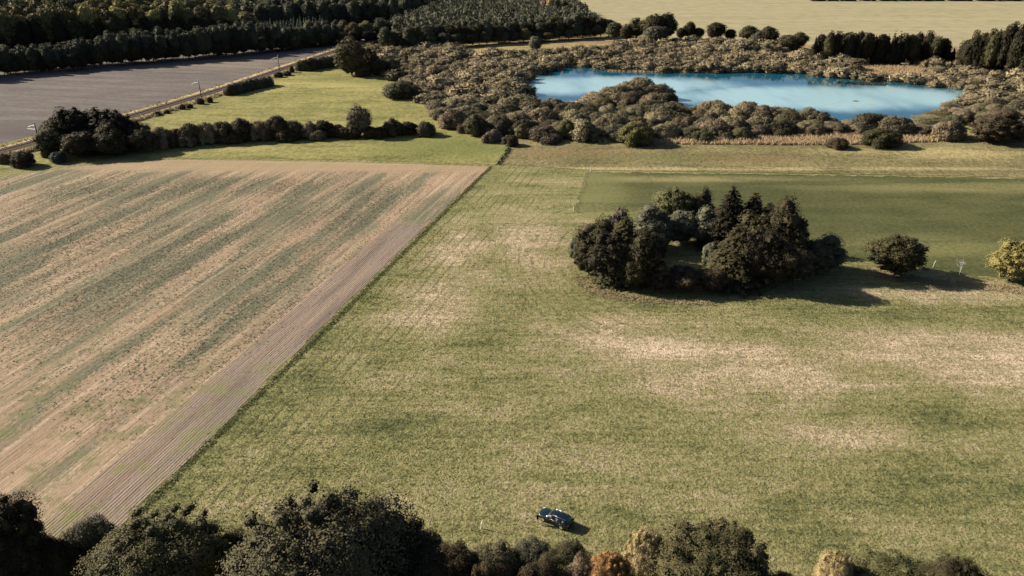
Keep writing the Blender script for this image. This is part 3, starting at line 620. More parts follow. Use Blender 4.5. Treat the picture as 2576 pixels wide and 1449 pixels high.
for k in range(1, 5):
    row('beech_tree', 'far', [(p, b - 15 * k) for p, b in B_b], [(p, t - 11 * k) for p, t in B_t], -70 + 9 * k, 690, 29 - 3 * k, 46 - 4 * k, 'yellow green round tree of the canopy at the top left', 'canopy at the top left', [L_for, L_for, L_forg, L_yel])
C_b = [(640, 78), (800, 72), (1000, 66)]; C_t = [(640, 16), (800, 6), (1000, 2)]
for k in range(4):
    row('forest_tree', 'far', [(p, b - 12 * k) for p, b in C_b], [(p, t - 10 * k) for p, t in C_t], 655 + 5 * k, 1010 + 30 * k, 24, 36, 'mixed green tree of the wood beyond the young plantation', 'wood beyond the young plantation', [L_forg, L_forg, L_for, L_slate])
row('young_conifer', 'sfar', [(640, 96), (840, 82)], [(640, 56), (840, 42)], 655, 830, 8, 15, 'small blue green young conifer in the clearing of the wood', 'young plantation in the clearing', [L_blue])
row('young_conifer', 'sfar', [(640, 90), (840, 76)], [(640, 50), (840, 36)], 655, 830, 8, 15, 'small blue green young conifer in the clearing of the wood', 'young plantation in the clearing', [L_blue])
D_b = [(960, 126), (1050, 122), (1250, 108), (1400, 100), (1520, 92)]; D_t = [(960, 82), (1050, 66), (1250, 58), (1400, 52), (1450, 44), (1500, 40), (1540, 60)]
row('edge_tree', 'far', D_b, D_t, 975, 1530, 19, 38, 'dark round tree of the front edge of the plantation behind the marsh', 'front edge of the plantation', [L_oak, L_forg, L_oak], parts=True)
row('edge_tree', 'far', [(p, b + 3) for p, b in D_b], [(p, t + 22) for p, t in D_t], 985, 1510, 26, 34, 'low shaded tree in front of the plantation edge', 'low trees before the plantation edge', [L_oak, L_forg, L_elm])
for (px, b, tp, wP, lf) in [(1385, 50, -4, 30, L_pal), (1400, 48, -2, 26, L_elm), (1418, 50, 0, 26, L_forg), (1370, 48, -3, 24, L_pink)]:
    T('forest_tree', 'far', px, b, tp, wP, 'tree at the upper right corner of the plantation beside the far field', 'tree', 'corner trees of the plantation', lf)
# uniform plantation canopy, read as one mass
def scatter(poly, spacing, seed, jitter=0.35, world=False):
    P = poly if world else poly_w(poly); P = np.array(P); rg = np.random.default_rng(seed)
    x0, y0 = P.min(0); x1, y1 = P.max(0); nx, ny = int((x1 - x0) / spacing) + 1, int((y1 - y0) / spacing) + 1
    X, Y = np.meshgrid(np.arange(nx), np.arange(ny)); X = x0 + (X + (Y % 2) * 0.5) * spacing; Y = y0 + Y * spacing
    X = X.ravel() + rg.normal(size=X.size) * spacing * jitter; Y = Y.ravel() + rg.normal(size=Y.size) * spacing * jitter
    k = in_poly(X, Y, [tuple(p) for p in P]); return X[k], Y[k], rg
def joined(name, protos, X, Y, H, W, rg, mat, z=0.0):
    VV = []; FF = []; TT = []; NN = []; q = 0
    for i in range(len(X)):
        v, f, t, nn = protos[i % len(protos)]; a = rg.uniform(0, 6.283); c, s = math.cos(a), math.sin(a)
        u = np.empty_like(v); u[:, 0] = (v[:, 0] * c - v[:, 1] * s) * W[i] + X[i]; u[:, 1] = (v[:, 0] * s + v[:, 1] * c) * W[i] + Y[i]; u[:, 2] = v[:, 2] * H[i] + z
        w_ = nn.copy(); w_[:, 0] = nn[:, 0] * c - nn[:, 1] * s; w_[:, 1] = nn[:, 0] * s + nn[:, 1] * c; NN.append(w_)
        VV.append(u); FF.append(f + q); TT.append(np.clip(t + rg.normal() * 0.18, 0, 1)); q += len(v)
    return link(name, mesh_np(name, np.concatenate(VV), np.concatenate(FF), [mat], np.concatenate(TT), nrm=np.concatenate(NN)))
low_brd = [broad(211 + k, 80, 0.11, nb=6, wide=0.40, bl=(0.22, 0.30), ck=1, core=0.7)[0] for k in range(6)]
X, Y, rg = scatter([(1000, 112), (1250, 98), (1500, 80), (1465, 40), (1405, 12), (1330, 3), (1190, 3), (1130, 22), (1060, 55), (985, 90)], 4.1, 3)
n = len(X); tag(joined('plantation_canopy', low_brd, X, Y, rg.normal(12.0, 0.9, n), rg.normal(6.8, 0.7, n), rg, L_plan), 'even grey green canopy of the plantation behind the marsh', 'plantation', kind='stuff')
X, Y, rg = scatter([(-160, 125), (-60, 110), (300, 88), (640, 70), (1000, 52), (1120, 8), (1100, -10), (-160, -10)], 10.0, 4)
n = len(X); tag(joined('forest_canopy', low_brd, X, Y, rg.normal(17, 2.0, n), rg.normal(13, 1.5, n), rg, L_forg), 'dense shaded canopy filling the wood at the top left', 'wood', kind='stuff')

# tree line before the far field
ridge = [(1600, 100, 58, 40, L_oak, 'left shoulder tree beside the big double tree on the far field edge'), (1642, 106, 44, 60, L_oak, 'tall left half of the big double tree on the far field edge'), (1672, 104, 40, 56, L_oak, 'tall right half of the big double tree on the far field edge'), (1650, 112, 72, 60, L_gryw, 'grey green tree in front of the big double tree'),
 (1733, 98, 62, 28, L_oak, 'small upright tree right of the big double tree'), (1712, 98, 76, 26, L_oak, 'lowest tree between the big double tree and the small upright one'), (1755, 98, 76, 30, L_oak, 'low tree right of the small upright one on the far field edge'), (1798, 102, 62, 48, L_oak, 'round tree in the middle of the far tree line'),
 (1835, 102, 80, 28, L_oak, 'small low tree right of the middle round one in the far tree line'), (1882, 106, 72, 46, L_oak, 'round tree left of a gap in the far tree line'), (1930, 116, 74, 48, L_oak, 'round tree right of a gap in the far tree line'), (1905, 116, 90, 40, L_gryw, 'low bush in the gap between two round trees of the far tree line'),
 (1980, 124, 94, 50, L_hedge, 'broad low tree left of the dark conifer row'), (2008, 122, 88, 36, L_oak, 'upright tree next to the dark conifer row'), (1545, 100, 62, 40, L_forg, 'green tree between the plantation and the far tree line'), (1575, 104, 72, 36, L_oak, 'dark tree between the plantation and the far tree line')]
for (px, b, tp, wP, lf, lb) in ridge: T('broadleaf_tree', 'far', px, b + 2, tp - 7, wP * 1.08, lb, 'tree', 'tree line before the far field', lf)
T('lone_tree', 'far', 1346, 134, 90, 36, 'single small round tree on a pale stem before the plantation edge', leaf=L_gryw)
E_b = [(2030, 158), (2400, 164)]; E_t = [(2030, 94), (2060, 84), (2230, 84), (2340, 90), (2398, 114)]
row('spruce_tree', 'sfar', E_b, E_t, 2040, 2396, 14, 30, 'dark spruce in the dense row behind the right end of the pond', 'dark spruce row behind the pond', [L_spr, L_spr, L_spo], jt=6, parts=True)
row('spruce_tree', 'sfar', [(p, b - 8) for p, b in E_b], [(p, t - 2) for p, t in E_t], 2046, 2390, 15, 30, 'dark spruce in the back of the row behind the pond', 'back of the dark spruce row', [L_spr], jt=6)
E_b = [(2400, 178), (2600, 205)]; E_t = [(2400, 120), (2440, 92), (2480, 80), (2600, 72)]
for k in range(3):
    row('spruce_tree', 'sfar', [(p, b - 8 * k) for p, b in E_b], [(p, t - 3 * k) for p, t in E_t], 2412 + 6 * k, 2600, 17, 32, 'dark spruce of the stand at the right edge above the pond', 'dark spruce stand at the right edge', [L_spr, L_spo], jt=7)

# ------------------------------------------------------------------ willow thicket round the pond
special = [
 ('willow_shrub', 'shrub', 1283, 366, 338, 46, 'small round bush standing alone at the corner of the marsh beside the ditch', L_wig),
 ('willow_shrub', 'willow', 1240, 356, 326, 52, 'pinkish brown round bush left of the lone corner bush', L_pink),
 ('alder_bush', 'shrub', 1198, 338, 288, 70, 'fresh green bush at the left front corner of the thicket', L_elm),
 ('alder_bush', 'shrub', 1262, 338, 292, 66, 'dark green bush behind the pinkish one', L_wig),
 ('alder_bush', 'shrub', 1318, 342, 298, 66, 'dark bush right of the lone corner bush, in the front row', L_hedge),
 ('yellow_willow', 'shrub', 1424, 346, 298, 52, 'yellowish olive round bush in the front row of the thicket', L_for),
 ('willow_shrub', 'shrub', 1600, 360, 304, 104, 'large yellowish olive bush in the front row of the thicket', L_for),
 ('dark_willow', 'shrub', 2215, 366, 326, 104, 'long dark green bush casting a black shadow at the front right of the thicket', L_oak),
 ('dark_willow', 'shrub', 2105, 372, 345, 60, 'low dark bush left of the long dark one at the front', L_hedge),
 ('dark_willow', 'shrub', 2385, 352, 318, 48, 'brown bush at the right end of the reeds beside the white boat', L_wib),
 ('dark_willow', 'shrub', 1010, 244, 206, 100, 'dark green wide bush jutting into the hill meadow', L_wig),
 ('willow_shrub', 'willow', 995, 192, 162, 44, 'small dark round bush at the top corner of the hill meadow', L_wig),
 ('alder_bush', 'mid', 2500, 356, 284, 130, 'big brown green bush at the right edge near the green clearing', L_hedge)]
for (nm, kd, px, b, tp, wP, lb, lf) in special: T(nm, kd, px, b, tp, wP, lb, 'bush', 'named bushes of the thicket', lf)
for i, (px, b, tp, wP, lf) in enumerate([(1600, 244, 203, 110, L_wil), (1552, 252, 214, 80, L_wib), (1648, 250, 212, 86, L_wil), (1676, 262, 232, 60, L_wig), (1500, 264, 236, 80, L_wib), (1575, 268, 234, 90, L_wil), (1640, 274, 240, 90, L_wib)]):
    T('willow_shrub', 'willow', px, b, tp, wP, 'willow bush on the rounded headland jutting into the near side of the pond', 'bush', 'willows of the headland', lf, parts=False)
for i, (px, b, tp, wP, lf) in enumerate([(1390, 282, 246, 80, L_wil), (1340, 284, 252, 70, L_wib), (1260, 262, 224, 90, L_wil), (1270, 236, 202, 70, L_wib), (1800, 292, 252, 90, L_wib), (1880, 300, 262, 100, L_wil), (1960, 306, 266, 90, L_wib), (2040, 312, 274, 90, L_wil), (2190, 326, 280, 90, L_wig), (2250, 336, 292, 80, L_wil)]):
    T('willow_shrub', 'willow', px, b, tp, wP, 'larger willow bush standing along the near shore of the pond', 'bush', 'larger willows of the near shore', lf, parts=False)
THICK = [(950, 186), (940, 140), (1010, 126), (1150, 122), (1300, 138), (1470, 128), (1600, 112), (1800, 108), (2020, 124), (2040, 158), (2200, 168), (2330, 160), (2420, 178), (2560, 196), (2700, 210), (2700, 372), (2560, 352), (2480, 348), (2420, 342), (2360, 350), (2150, 358), (1900, 352), (1700, 355), (1560, 352), (1340, 350), (1200, 336), (1110, 318), (1075, 272), (1010, 212), (970, 192)]
TW = poly_w(THICK); PW = poly_w(POND)
HOLES = [poly_w([(1180, 116), (1600, 106), (1560, 124), (1300, 140), (1150, 140)]), poly_w([(2160, 166), (2320, 164), (2350, 205), (2150, 196)]), poly_w([(2375, 312), (2480, 310), (2500, 350), (2420, 352), (2345, 330)]), poly_w([(1900, 345), (2200, 335), (2380, 340), (2350, 356), (2100, 362), (1800, 360)]), poly_w([(1960, 128), (2060, 126), (2050, 150), (1930, 146)])]
rg = np.random.default_rng(77); tw = np.array(TW); cand = rg.uniform(tw.min(0), tw.max(0), size=(26000, 2))
ok = in_poly(cand[:, 0], cand[:, 1], TW) & ~in_poly(cand[:, 0], cand[:, 1], PW)
for hp in HOLES: ok &= ~in_poly(cand[:, 0], cand[:, 1], hp)
cand = cand[ok]; keep = []; grid = {}
big = np.sin(cand[:, 0] * 0.045 + 1) + np.sin(cand[:, 1] * 0.06 + cand[:, 0] * 0.02)       # stands of taller and lower willow
rr_ = rg.random(len(cand))
for i, (x, y) in enumerate(cand):
    r = (3.8 + 4.8 * rr_[i] ** 1.4 + 0.6 * big[i]); cx, cy = int(x // 9), int(y // 9); hit = False
    for a in (-1, 0, 1):
        for b in (-1, 0, 1):
            for (u, v) in grid.get((cx + a, cy + b), ()):
                if (u - x) ** 2 + (v - y) ** 2 < r * r: hit = True; break
    if not hit: keep.append((x, y, r)); grid.setdefault((cx, cy), []).append((x, y))
PWd = []
for i in range(len(PW)):
    a, b = PW[i], PW[(i + 1) % len(PW)]
    for k in range(8): PWd.append((a[0] + (b[0] - a[0]) * k / 8, a[1] + (b[1] - a[1]) * k / 8))
def pond_dist(x, y): return min(math.hypot(x - a, y - b) for a, b in PWd)
keep.sort(key=lambda q: q[1])
rest = []
cnt = 0
for (x, y, r) in keep:
    h = (1.0 + r * 0.62) * RG.uniform(0.7, 1.2); wd = r * RG.uniform(1.7, 2.5); dp = pond_dist(x, y)
    if dp < 9 and y < 345: h = min(h, 2.6 + 0.1 * dp)
    if dp > 10: h *= 1.22 if y < 300 else 1.1
    if cnt < 300:
        kd = 'willow' if RG.random() < 0.72 else 'shrub'
        lf, cn = RG.choice([(L_wil, 'olive'), (L_wil, 'olive'), (L_wib, 'brownish'), (L_wib, 'brownish'), (L_wig, 'dull green'), (L_gryw, 'grey')] if kd == 'willow' else [(L_wig, 'dull green'), (L_wil, 'olive'), (L_wil, 'olive'), (L_for, 'yellowish')])
        zone = 'left of the pond' if x < 8 else 'on the right of the pond' if x > 172 else 'between the pond and the rough pasture' if y < 320 else 'behind the pond'
        zone += ', in the front row' if y < 258 else ', in the middle' if y < 285 else ''
        plant('willow_shrub', kd, x, y, h, wd, cn + ' rounded willow bush ' + zone, 'bush', cn + ' willow bushes ' + zone, lf, parts=False); cnt += 1
    else: rest.append((x, y, h, wd))
low_wil = [dome(231 + k, 640, 0.105, nb=8, wide=0.85, aspect=0.35, ck=1, core=0.74)[0] for k in range(5)]
Q = np.array(rest); rg = np.random.default_rng(5)
for k, lf in enumerate((L_wil, L_wib)):
    q = Q[k::2]
    tag(joined('far_willow_thicket', low_wil, q[:, 0], q[:, 1], q[:, 2], q[:, 3] / 1.75, rg, lf), ('olive' if k == 0 else 'brownish') + ' far willow bushes beyond the pond reading as one mass', 'thicket', kind='stuff')
print('willows', cnt, 'rest', len(rest))

# ------------------------------------------------------------------ reeds, tufts, weeds
def blades(name, X, Y, hgt, wid, rg, mat, lean=0.35, per=3, label=None, cat=None):
    n = len(X); X = np.repeat(X, per) + rg.normal(size=n * per) * wid * 0.9; Y = np.repeat(Y, per) + rg.normal(size=n * per) * wid * 0.9; m = n * per
    a = rg.uniform(0, 6.283, m); hh = np.repeat(hgt, per) * rg.uniform(0.6, 1.2, m); ww = wid * rg.uniform(0.6, 1.3, m)
    dx, dy = np.cos(a) * ww, np.sin(a) * ww; ln = np.abs(rg.normal(1.0, 0.4, m)) * lean * hh; lx, ly = -np.sin(a) * ln, np.cos(a) * ln; z = np.zeros(m)
    V = np.stack([np.stack([X - dx, Y - dy, z], 1), np.stack([X + dx, Y + dy, z], 1), np.stack([X + lx, Y + ly, hh], 1)], 1).reshape(-1, 3)
    o = link(name, mesh_np(name, V, np.arange(3 * m).reshape(-1, 3), [mat], np.repeat(rg.random(m), 3))); return tag(o, label, cat, kind='stuff')
def blade_mat(name, a, b, upf=0.75):
    t = NT(name); at = t.n('Attribute', attribute_name='tint').outputs['Fac']; col = t.mix(at, a, b)
    gn = t.n('NewGeometry').outputs['Normal']; nr = t.vmath('NORMALIZE', t.vmath('ADD', t.vmath('MULTIPLY', gn, (1 - upf,) * 3), (0, 0, upf)))
    return t.out(t.bsdf(col, 0.9, 0.06, nr))
def reed_mat(name, a, b):
    t = NT(name); col = t.mix(t.n('Attribute', attribute_name='tint').outputs['Fac'], a, b); d = t.bsdf(col, 0.9, 0.06); tr = t.n('BsdfTranslucent'); t.put(tr.inputs[0], col)
    mx = t.n('MixShader'); mx.inputs[0].default_value = 0.45; t.t.links.new(d, mx.inputs[1]); t.t.links.new(tr.outputs[0], mx.inputs[2]); return t.out(mx.outputs[0])
M_reed = reed_mat('reed_straw', (0.30, 0.225, 0.13), (0.50, 0.385, 0.24)); M_straw = blade_mat('straw', (0.22, 0.17, 0.09), (0.36, 0.28, 0.165))
M_weed = blade_mat('weed_green', (0.036, 0.048, 0.028), (0.085, 0.098, 0.06))
for i, (pl, hgt, sp, lb) in enumerate([
    ([(2010, 182), (2140, 196), (2330, 213), (2440, 230), (2470, 226), (2340, 205), (2140, 188), (2040, 176)], 2.2, 0.8, 'pale reeds along the far right shore of the pond'),
    ([(2160, 168), (2320, 166), (2350, 203), (2150, 194)], 1.2, 1.1, 'pale sedge bed behind the far right shore'),
    ([(1850, 350), (2100, 340), (2380, 338), (2400, 350), (2350, 358), (2100, 366), (1700, 364), (1500, 358), (1500, 352)], 1.4, 0.8, 'pale reeds in front of the thicket'),
    ([(2330, 300), (2400, 262), (2452, 236), (2475, 240), (2410, 275), (2370, 305)], 1.8, 0.9, 'reeds on the right shore of the pond'),
    ([(1500, 172), (1640, 176), (1990, 174), (1990, 180), (1780, 184), (1640, 183), (1530, 180)], 1.0, 1.0, 'low sedge along the far shore of the pond')]):
    X, Y, rg = scatter(pl, sp, 40 + i); blades('reeds', X, Y, np.full(len(X), hgt), 0.28, rg, M_reed, 0.2, 4, lb, 'reeds')
X, Y, rg = scatter([(2105, 206), (2170, 207), (2232, 212), (2225, 217), (2150, 214), (2105, 210)], 0.9, 51); blades('reeds', X, Y, np.full(len(X), 0.7), 0.3, rg, M_weed, 0.4, 4, 'dark reed islet near the far right shore of the pond', 'reeds')
X, Y, rg = scatter([(2060, 262), (2120, 252), (2210, 250), (2260, 262), (2220, 276), (2120, 272)], 2.2, 52); kk = rg.random(len(X)) < 0.22; X, Y = X[kk], Y[kk]
V = []; F = []
for x, y in zip(X, Y):
    q = len(V); r = rg.uniform(0.4, 1.3); V += [(x + math.cos(a) * r * 1.8, y + math.sin(a) * r, 0.105) for a in (0.3, 1.4, 2.4, 3.5, 4.5, 5.6)]; F += [(q, q + 1, q + 2, q + 3), (q, q + 3, q + 4, q + 5)]
tag(link('floating_leaves', mesh_np('floating_leaves', V, F, [plain('pond_leaf', (0.27, 0.29, 0.17), 0.6, 0.3)])), 'yellowish floating leaves on the right part of the pond', 'water plants', kind='stuff')
# verge scrub along the track
X = []; Y = []; rg = np.random.default_rng(9)
for c, n in zip(RL[::1], RN[::1]):
    for _ in range(60):
        o = rg.uniform(-8.5, -4.5) if rg.random() < 0.75 else rg.uniform(4.2, 7.0); s = rg.uniform(-6, 6)
        X.append(c[0] + n[0] * o + RT[0][0] * s); Y.append(c[1] + n[1] * o + RT[0][1] * s)
X = np.array(X); blades('verge_weeds', X, np.array(Y), rg.uniform(0.6, 1.7, len(X)), 0.3, rg, reed_mat('verge_weed', (0.13, 0.105, 0.06), (0.27, 0.22, 0.13)), 0.3, 4, 'dry weeds along both sides of the railway', 'weeds')
# weeds on the stubble
def band(s): return np.sin(0.82 * s + 2.0 * np.sin(0.13 * s)) + 0.8 * np.sin(0.21 * s + 1.0)
rg = np.random.default_rng(21); N = 420000
X = rg.uniform(-175, 10, N); Y = rg.uniform(70, 232, N); SW = poly_w(STUB); k = in_poly(X, Y, SW); X, Y = X[k], Y[k]
s = 0.966 * X - 0.258 * Y; u = 0.258 * X + 0.966 * Y
den = np.zeros(len(X))
for (a, b, rx, ry) in [(330, 600, 46, 30), (520, 660, 30, 34), (180, 700, 30, 26), (620, 470, 60, 9), (300, 480, 40, 12), (850, 520, 22, 26), (500, 880, 22, 20), (700, 780, 16, 22)]:
    x0, y0 = g(a, b); den = np.maximum(den, np.exp(-(((X - x0) / rx) ** 2 + ((Y - y0) / ry) ** 2)))
patch = 0.5 + 0.5 * np.sin(X * 0.11 + 2 * np.sin(Y * 0.07)) * np.sin(Y * 0.13 + X * 0.05)
pr = np.clip(den * 0.6 + 0.03 + 0.10 * (band(s) - 0.3) * den + 0.16 * (patch - 0.5), 0.004, 1) * np.where(band(s) < -0.6, 0.35, 1.0)
ex, ey = g(1050, 590); pr = np.where((s > 0.966 * ex - 0.258 * ey - 9.5), pr * 0.1, pr); pr = np.where(Y > g(700, 428)[1], 0, pr)
k = rg.random(len(X)) < pr * 0.75; X, Y = X[k], Y[k]; print('weeds', len(X))
blades('stubble_weeds', X, Y, rg.uniform(0.07, 0.14, len(X)), 0.10, rg, M_weed, 1.7, 4, 'dark green weeds sprouting in bands across the stubble field', 'weeds')
# tufts of longer grass on the near meadow
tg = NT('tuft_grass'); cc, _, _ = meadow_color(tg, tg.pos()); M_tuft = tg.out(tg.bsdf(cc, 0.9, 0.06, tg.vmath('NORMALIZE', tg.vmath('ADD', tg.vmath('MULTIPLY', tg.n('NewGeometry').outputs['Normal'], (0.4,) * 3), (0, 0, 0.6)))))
rg = np.random.default_rng(23); N = 130000
v = rg.random(N) ** 1.3; Y = 45 + v * 135; X = rg.uniform(-1, 1, N) * (Y * 0.72 + 30)
edge = 0.966 * X - 0.258 * Y > 0.966 * ex - 0.258 * ey + 0.5
GWp = poly_w(GRN); k = edge & ~in_poly(X, Y, GWp); X, Y = X[k], Y[k]
blades('grass_tufts', X, Y, rg.uniform(0.05, 0.17, len(X)) * (0.7 + Y / 150), 0.055, rg, M_tuft, 1.5, 3, 'longer tufts of grass all over the near meadow', 'grass')
# green verge on the edge between stubble and meadow
t0 = np.array(g(1232, 419)); t1 = np.array(g(330, 1300)); q = rg.random(4500)[:, None]; E = t0 + (t1 - t0) * q + rg.normal(size=(4500, 2)) * np.array([0.35, 0.2]) + np.array([0.5, 0])
blades('edge_grass', E[:, 0], E[:, 1], rg.uniform(0.08, 0.18, 4500), 0.08, rg, blade_mat('edge_grass', (0.075, 0.082, 0.03), (0.15, 0.15, 0.06)), 1.2, 4, 'dark green taller grass along the straight stubble edge', 'grass')
for i, (pl, lb) in enumerate([([(1434, 700), (1470, 690), (1520, 730), (1640, 752), (1800, 760), (1800, 770), (1600, 764), (1480, 742)], 'straw coloured rim of long grass around the left front of the copse'),
                              ([(2160, 690), (2190, 676), (2330, 700), (2576, 722), (2760, 740), (2760, 760), (2576, 742), (2400, 722), (2250, 706)], 'straw coloured strip of long grass under the row of single trees')]):
    X, Y, rg2 = scatter(pl, 0.5, 60 + i); blades('long_grass', X, Y, np.full(len(X), 0.35), 0.07, rg2, M_straw, 1.3, 6, lb, 'grass')
X, Y, rg2 = scatter([(1278, 372), (1290, 376), (1262, 416), (1248, 416)], 0.6, 66); blades('ditch_grass', X, Y, np.full(len(X), 0.6), 0.15, rg2, M_weed, 0.3, 4, 'rank grass along the little ditch below the lone corner bush', 'grass')
X, Y, rg2 = scatter([(1476, 432), (1486, 432), (1454, 534), (1440, 534)], 0.6, 67); blades('ditch_grass', X, Y, np.full(len(X), 0.14), 0.1, rg2, M_weed, 1.8, 3, 'rank grass along the left border of the dark green field', 'grass')

# ------------------------------------------------------------------ trees at the bottom of the picture
FG = 'trees along the near edge of the meadow'
fore = [
 ('broadleaf_tree', 'near', 40, 1530, 1248, 250, 'very dark tree in the bottom left corner', L_oak),
 ('broadleaf_tree', 'near', 430, 1560, 1268, 360, 'olive round tree second from the left at the bottom', L_elm),
 ('broadleaf_tree', 'near', 830, 1640, 1216, 470, 'biggest round grey olive tree at the bottom edge', L_big),
 ('broadleaf_tree', 'near', 1000, 1600, 1300, 330, 'dark shaded crown leaning on the right side of the biggest tree', L_oak),
 ('broadleaf_tree', 'near', 1785, 1560, 1300, 330, 'olive brown round tree between the orange tree and the gap at the bottom', L_elm),
 ('orange_tree', 'near', 1610, 1500, 1328, 120, 'peach coloured autumn tree leaning on the olive brown tree', L_pal),
 ('orange_tree', 'near', 1525, 1520, 1384, 130, 'orange autumn tree at the bottom edge below the car', L_ora),
 ('broadleaf_tree', 'near', 2230, 1560, 1372, 320, 'low dark olive tree at the bottom right', L_elm),
 ('pale_tree', 'near', 2080, 1530, 1386, 96, 'pale straw coloured tree at the left side of the low bottom right tree', L_pal),
 ('broadleaf_tree', 'near', 2370, 1570, 1400, 150, 'dark small crown at the right end of the low bottom right tree', L_oak)]
for (nm, kd, px, b, tp, wP, lb, lf) in fore: T(nm, kd, px, b, tp, wP, lb, 'tree', FG, lf)
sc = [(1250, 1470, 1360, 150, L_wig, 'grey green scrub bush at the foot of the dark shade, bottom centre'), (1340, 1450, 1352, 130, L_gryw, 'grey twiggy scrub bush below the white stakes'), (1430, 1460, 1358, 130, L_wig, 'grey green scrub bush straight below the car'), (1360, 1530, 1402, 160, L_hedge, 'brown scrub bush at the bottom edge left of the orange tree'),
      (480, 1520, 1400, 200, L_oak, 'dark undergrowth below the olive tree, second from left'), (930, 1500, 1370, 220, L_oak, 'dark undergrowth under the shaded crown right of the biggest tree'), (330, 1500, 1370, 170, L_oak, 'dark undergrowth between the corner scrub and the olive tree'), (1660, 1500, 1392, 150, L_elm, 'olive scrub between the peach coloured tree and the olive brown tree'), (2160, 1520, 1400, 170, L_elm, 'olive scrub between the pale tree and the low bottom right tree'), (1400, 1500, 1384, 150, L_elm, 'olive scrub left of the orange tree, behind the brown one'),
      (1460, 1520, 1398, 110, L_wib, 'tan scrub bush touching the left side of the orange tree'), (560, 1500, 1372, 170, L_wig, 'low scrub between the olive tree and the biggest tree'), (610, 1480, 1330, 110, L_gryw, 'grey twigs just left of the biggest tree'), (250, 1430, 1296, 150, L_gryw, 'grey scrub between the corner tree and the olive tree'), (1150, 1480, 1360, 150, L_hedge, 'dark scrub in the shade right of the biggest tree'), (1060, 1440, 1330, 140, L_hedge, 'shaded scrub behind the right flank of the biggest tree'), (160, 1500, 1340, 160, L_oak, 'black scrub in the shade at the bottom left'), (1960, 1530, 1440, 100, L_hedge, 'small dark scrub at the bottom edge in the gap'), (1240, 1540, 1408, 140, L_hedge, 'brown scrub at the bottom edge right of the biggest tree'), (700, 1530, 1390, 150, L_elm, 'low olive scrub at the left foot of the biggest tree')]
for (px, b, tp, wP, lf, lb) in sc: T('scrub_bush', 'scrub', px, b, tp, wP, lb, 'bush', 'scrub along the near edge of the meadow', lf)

# ------------------------------------------------------------------ railway masts
M_steel = plain('dark_steel', (0.06, 0.058, 0.056), 0.6, 0.4); M_galv = plain('galvanised_steel', (0.62, 0.62, 0.60), 0.4, 0.5)
def boxv(c, h, R_=None):
    c = np.array(c, float); q = np.array([[x, y, z] for z in (-1, 1) for (x, y) in ((-1, -1), (1, -1), (1, 1), (-1, 1))], float) * np.array(h)
    if R_ is not None: q = q @ np.array(R_).T
    return q + c
BF = [(0, 3, 2, 1), (4, 5, 6, 7), (0, 1, 5, 4), (1, 2, 6, 5), (2, 3, 7, 6), (3, 0, 4, 7)]
def boxes(name, L, mat, parent=None):
    V = []; F = []
    for b in L:
        q = len(V); V += list(boxv(*b)); F += [tuple(i + q for i in f) for f in BF]
    return link(name, mesh_np(name, np.array(V), F, [mat]), parent)
def rods(name, segs, mat, parent=None, sides=6):
    V, F = tubes(None, segs, sides); return link(name, mesh_np(name, V, F, [mat]), parent)
masts = [(92, 366, 312, 'railway mast with two pale arms left of the hedge clump'), (500, 252, 204, 'railway mast beside the middle of the ploughed field'), (716, 184, 142, 'farthest railway mast near the corner of the ploughed field')]
for (px, b, tp, lb) in masts:
    x, y = g(px, b); i = int(np.argmin((RL[:, 0] - x) ** 2 + (RL[:, 1] - y) ** 2)); n = RN[i]; s = 1.0
    to = RL[i] - np.array([x, y]); s = 1.0 if to @ n > 0 else -1.0; ang = math.atan2(n[1] * s, n[0] * s)
    base = RL[i] - n * s * 3.6; h = height_at(base[1], tp)
    m = link('railway_mast', None, loc=(base[0], base[1], 0.3)); m.rotation_euler = (0, 0, ang); tag(m, lb, 'mast', 'railway masts')
    boxes('post', [((0, 0, h * 0.5), (0.05, 0.17, h * 0.5)), ((0.14, 0, h * 0.5), (0.03, 0.17, h * 0.5)), ((0.07, 0, 0.2), (0.35, 0.35, 0.2))], M_steel, m)
    rods('bracket_arm', [((0.1, 0, h - 0.7), (3.6, 0, h - 1.5), 0.09, 0.07), ((0.1, 0, h - 2.2), (4.2, 0, h - 2.3), 0.10, 0.07)], M_galv, m)
    rods('stay_tube', [((3.2, 0, h - 1.4), (3.9, 0, h - 2.3), 0.05, 0.05)], M_galv, m)
    rods('insulator', [((0.15, 0, h - 0.72), (0.75, 0, h - 0.85), 0.13, 0.13), ((0.15, 0, h - 2.2), (0.75, 0, h - 2.22), 0.13, 0.13)], plain('brown_porcelain', (0.45, 0.40, 0.36), 0.3, 0.5), m, 8)
    rods('top_spike', [((0.05, 0, h), (-0.25, 0, h + 0.7), 0.06, 0.04)], M_galv, m)
    boxes('switch_box', [((-0.2, 0, h * 0.42), (0.22, 0.25, 0.45))], M_steel, m)

# ------------------------------------------------------------------ posts, stakes, boat
M_white = plain('white_paint', (0.78, 0.76, 0.68), 0.5, 0.4, var=0.05); M_post = plain('weathered_post', (0.50, 0.43, 0.32), 0.9, 0.1, var=0.25)
def stake(px, py, h, r, lb, mat, lean=0.0, name='marker_stake', cat='stake'):
    x, y = g(px, py); V, F = tubes(None, [((0, 0, -0.1), (lean * h * 0.4, 0, h * 0.6), r, r), ((lean * h * 0.4, 0, h * 0.6), (lean * h * 1.2, 0, h), r * 1.1, r * 0.9)], 8)
    k = len(F); V = list(V); F = [tuple(f) for f in F]; V.append((lean * h * 1.2, 0, h + 0.02)); m = len(V) - 1
    me = bpy.data.meshes.new(name); me.from_pydata([tuple(v) for v in V], [], F + [(24 + i, 24 + (i + 1) % 8, m) for i in range(8)]); me.materials.append(mat)
    return tag(link(name, me, loc=(x, y, 0)), lb, cat)
stake(1184, 1334, 1.35, 0.05, 'thin pale upright stake in the grass left of the car, farther from it', M_post)
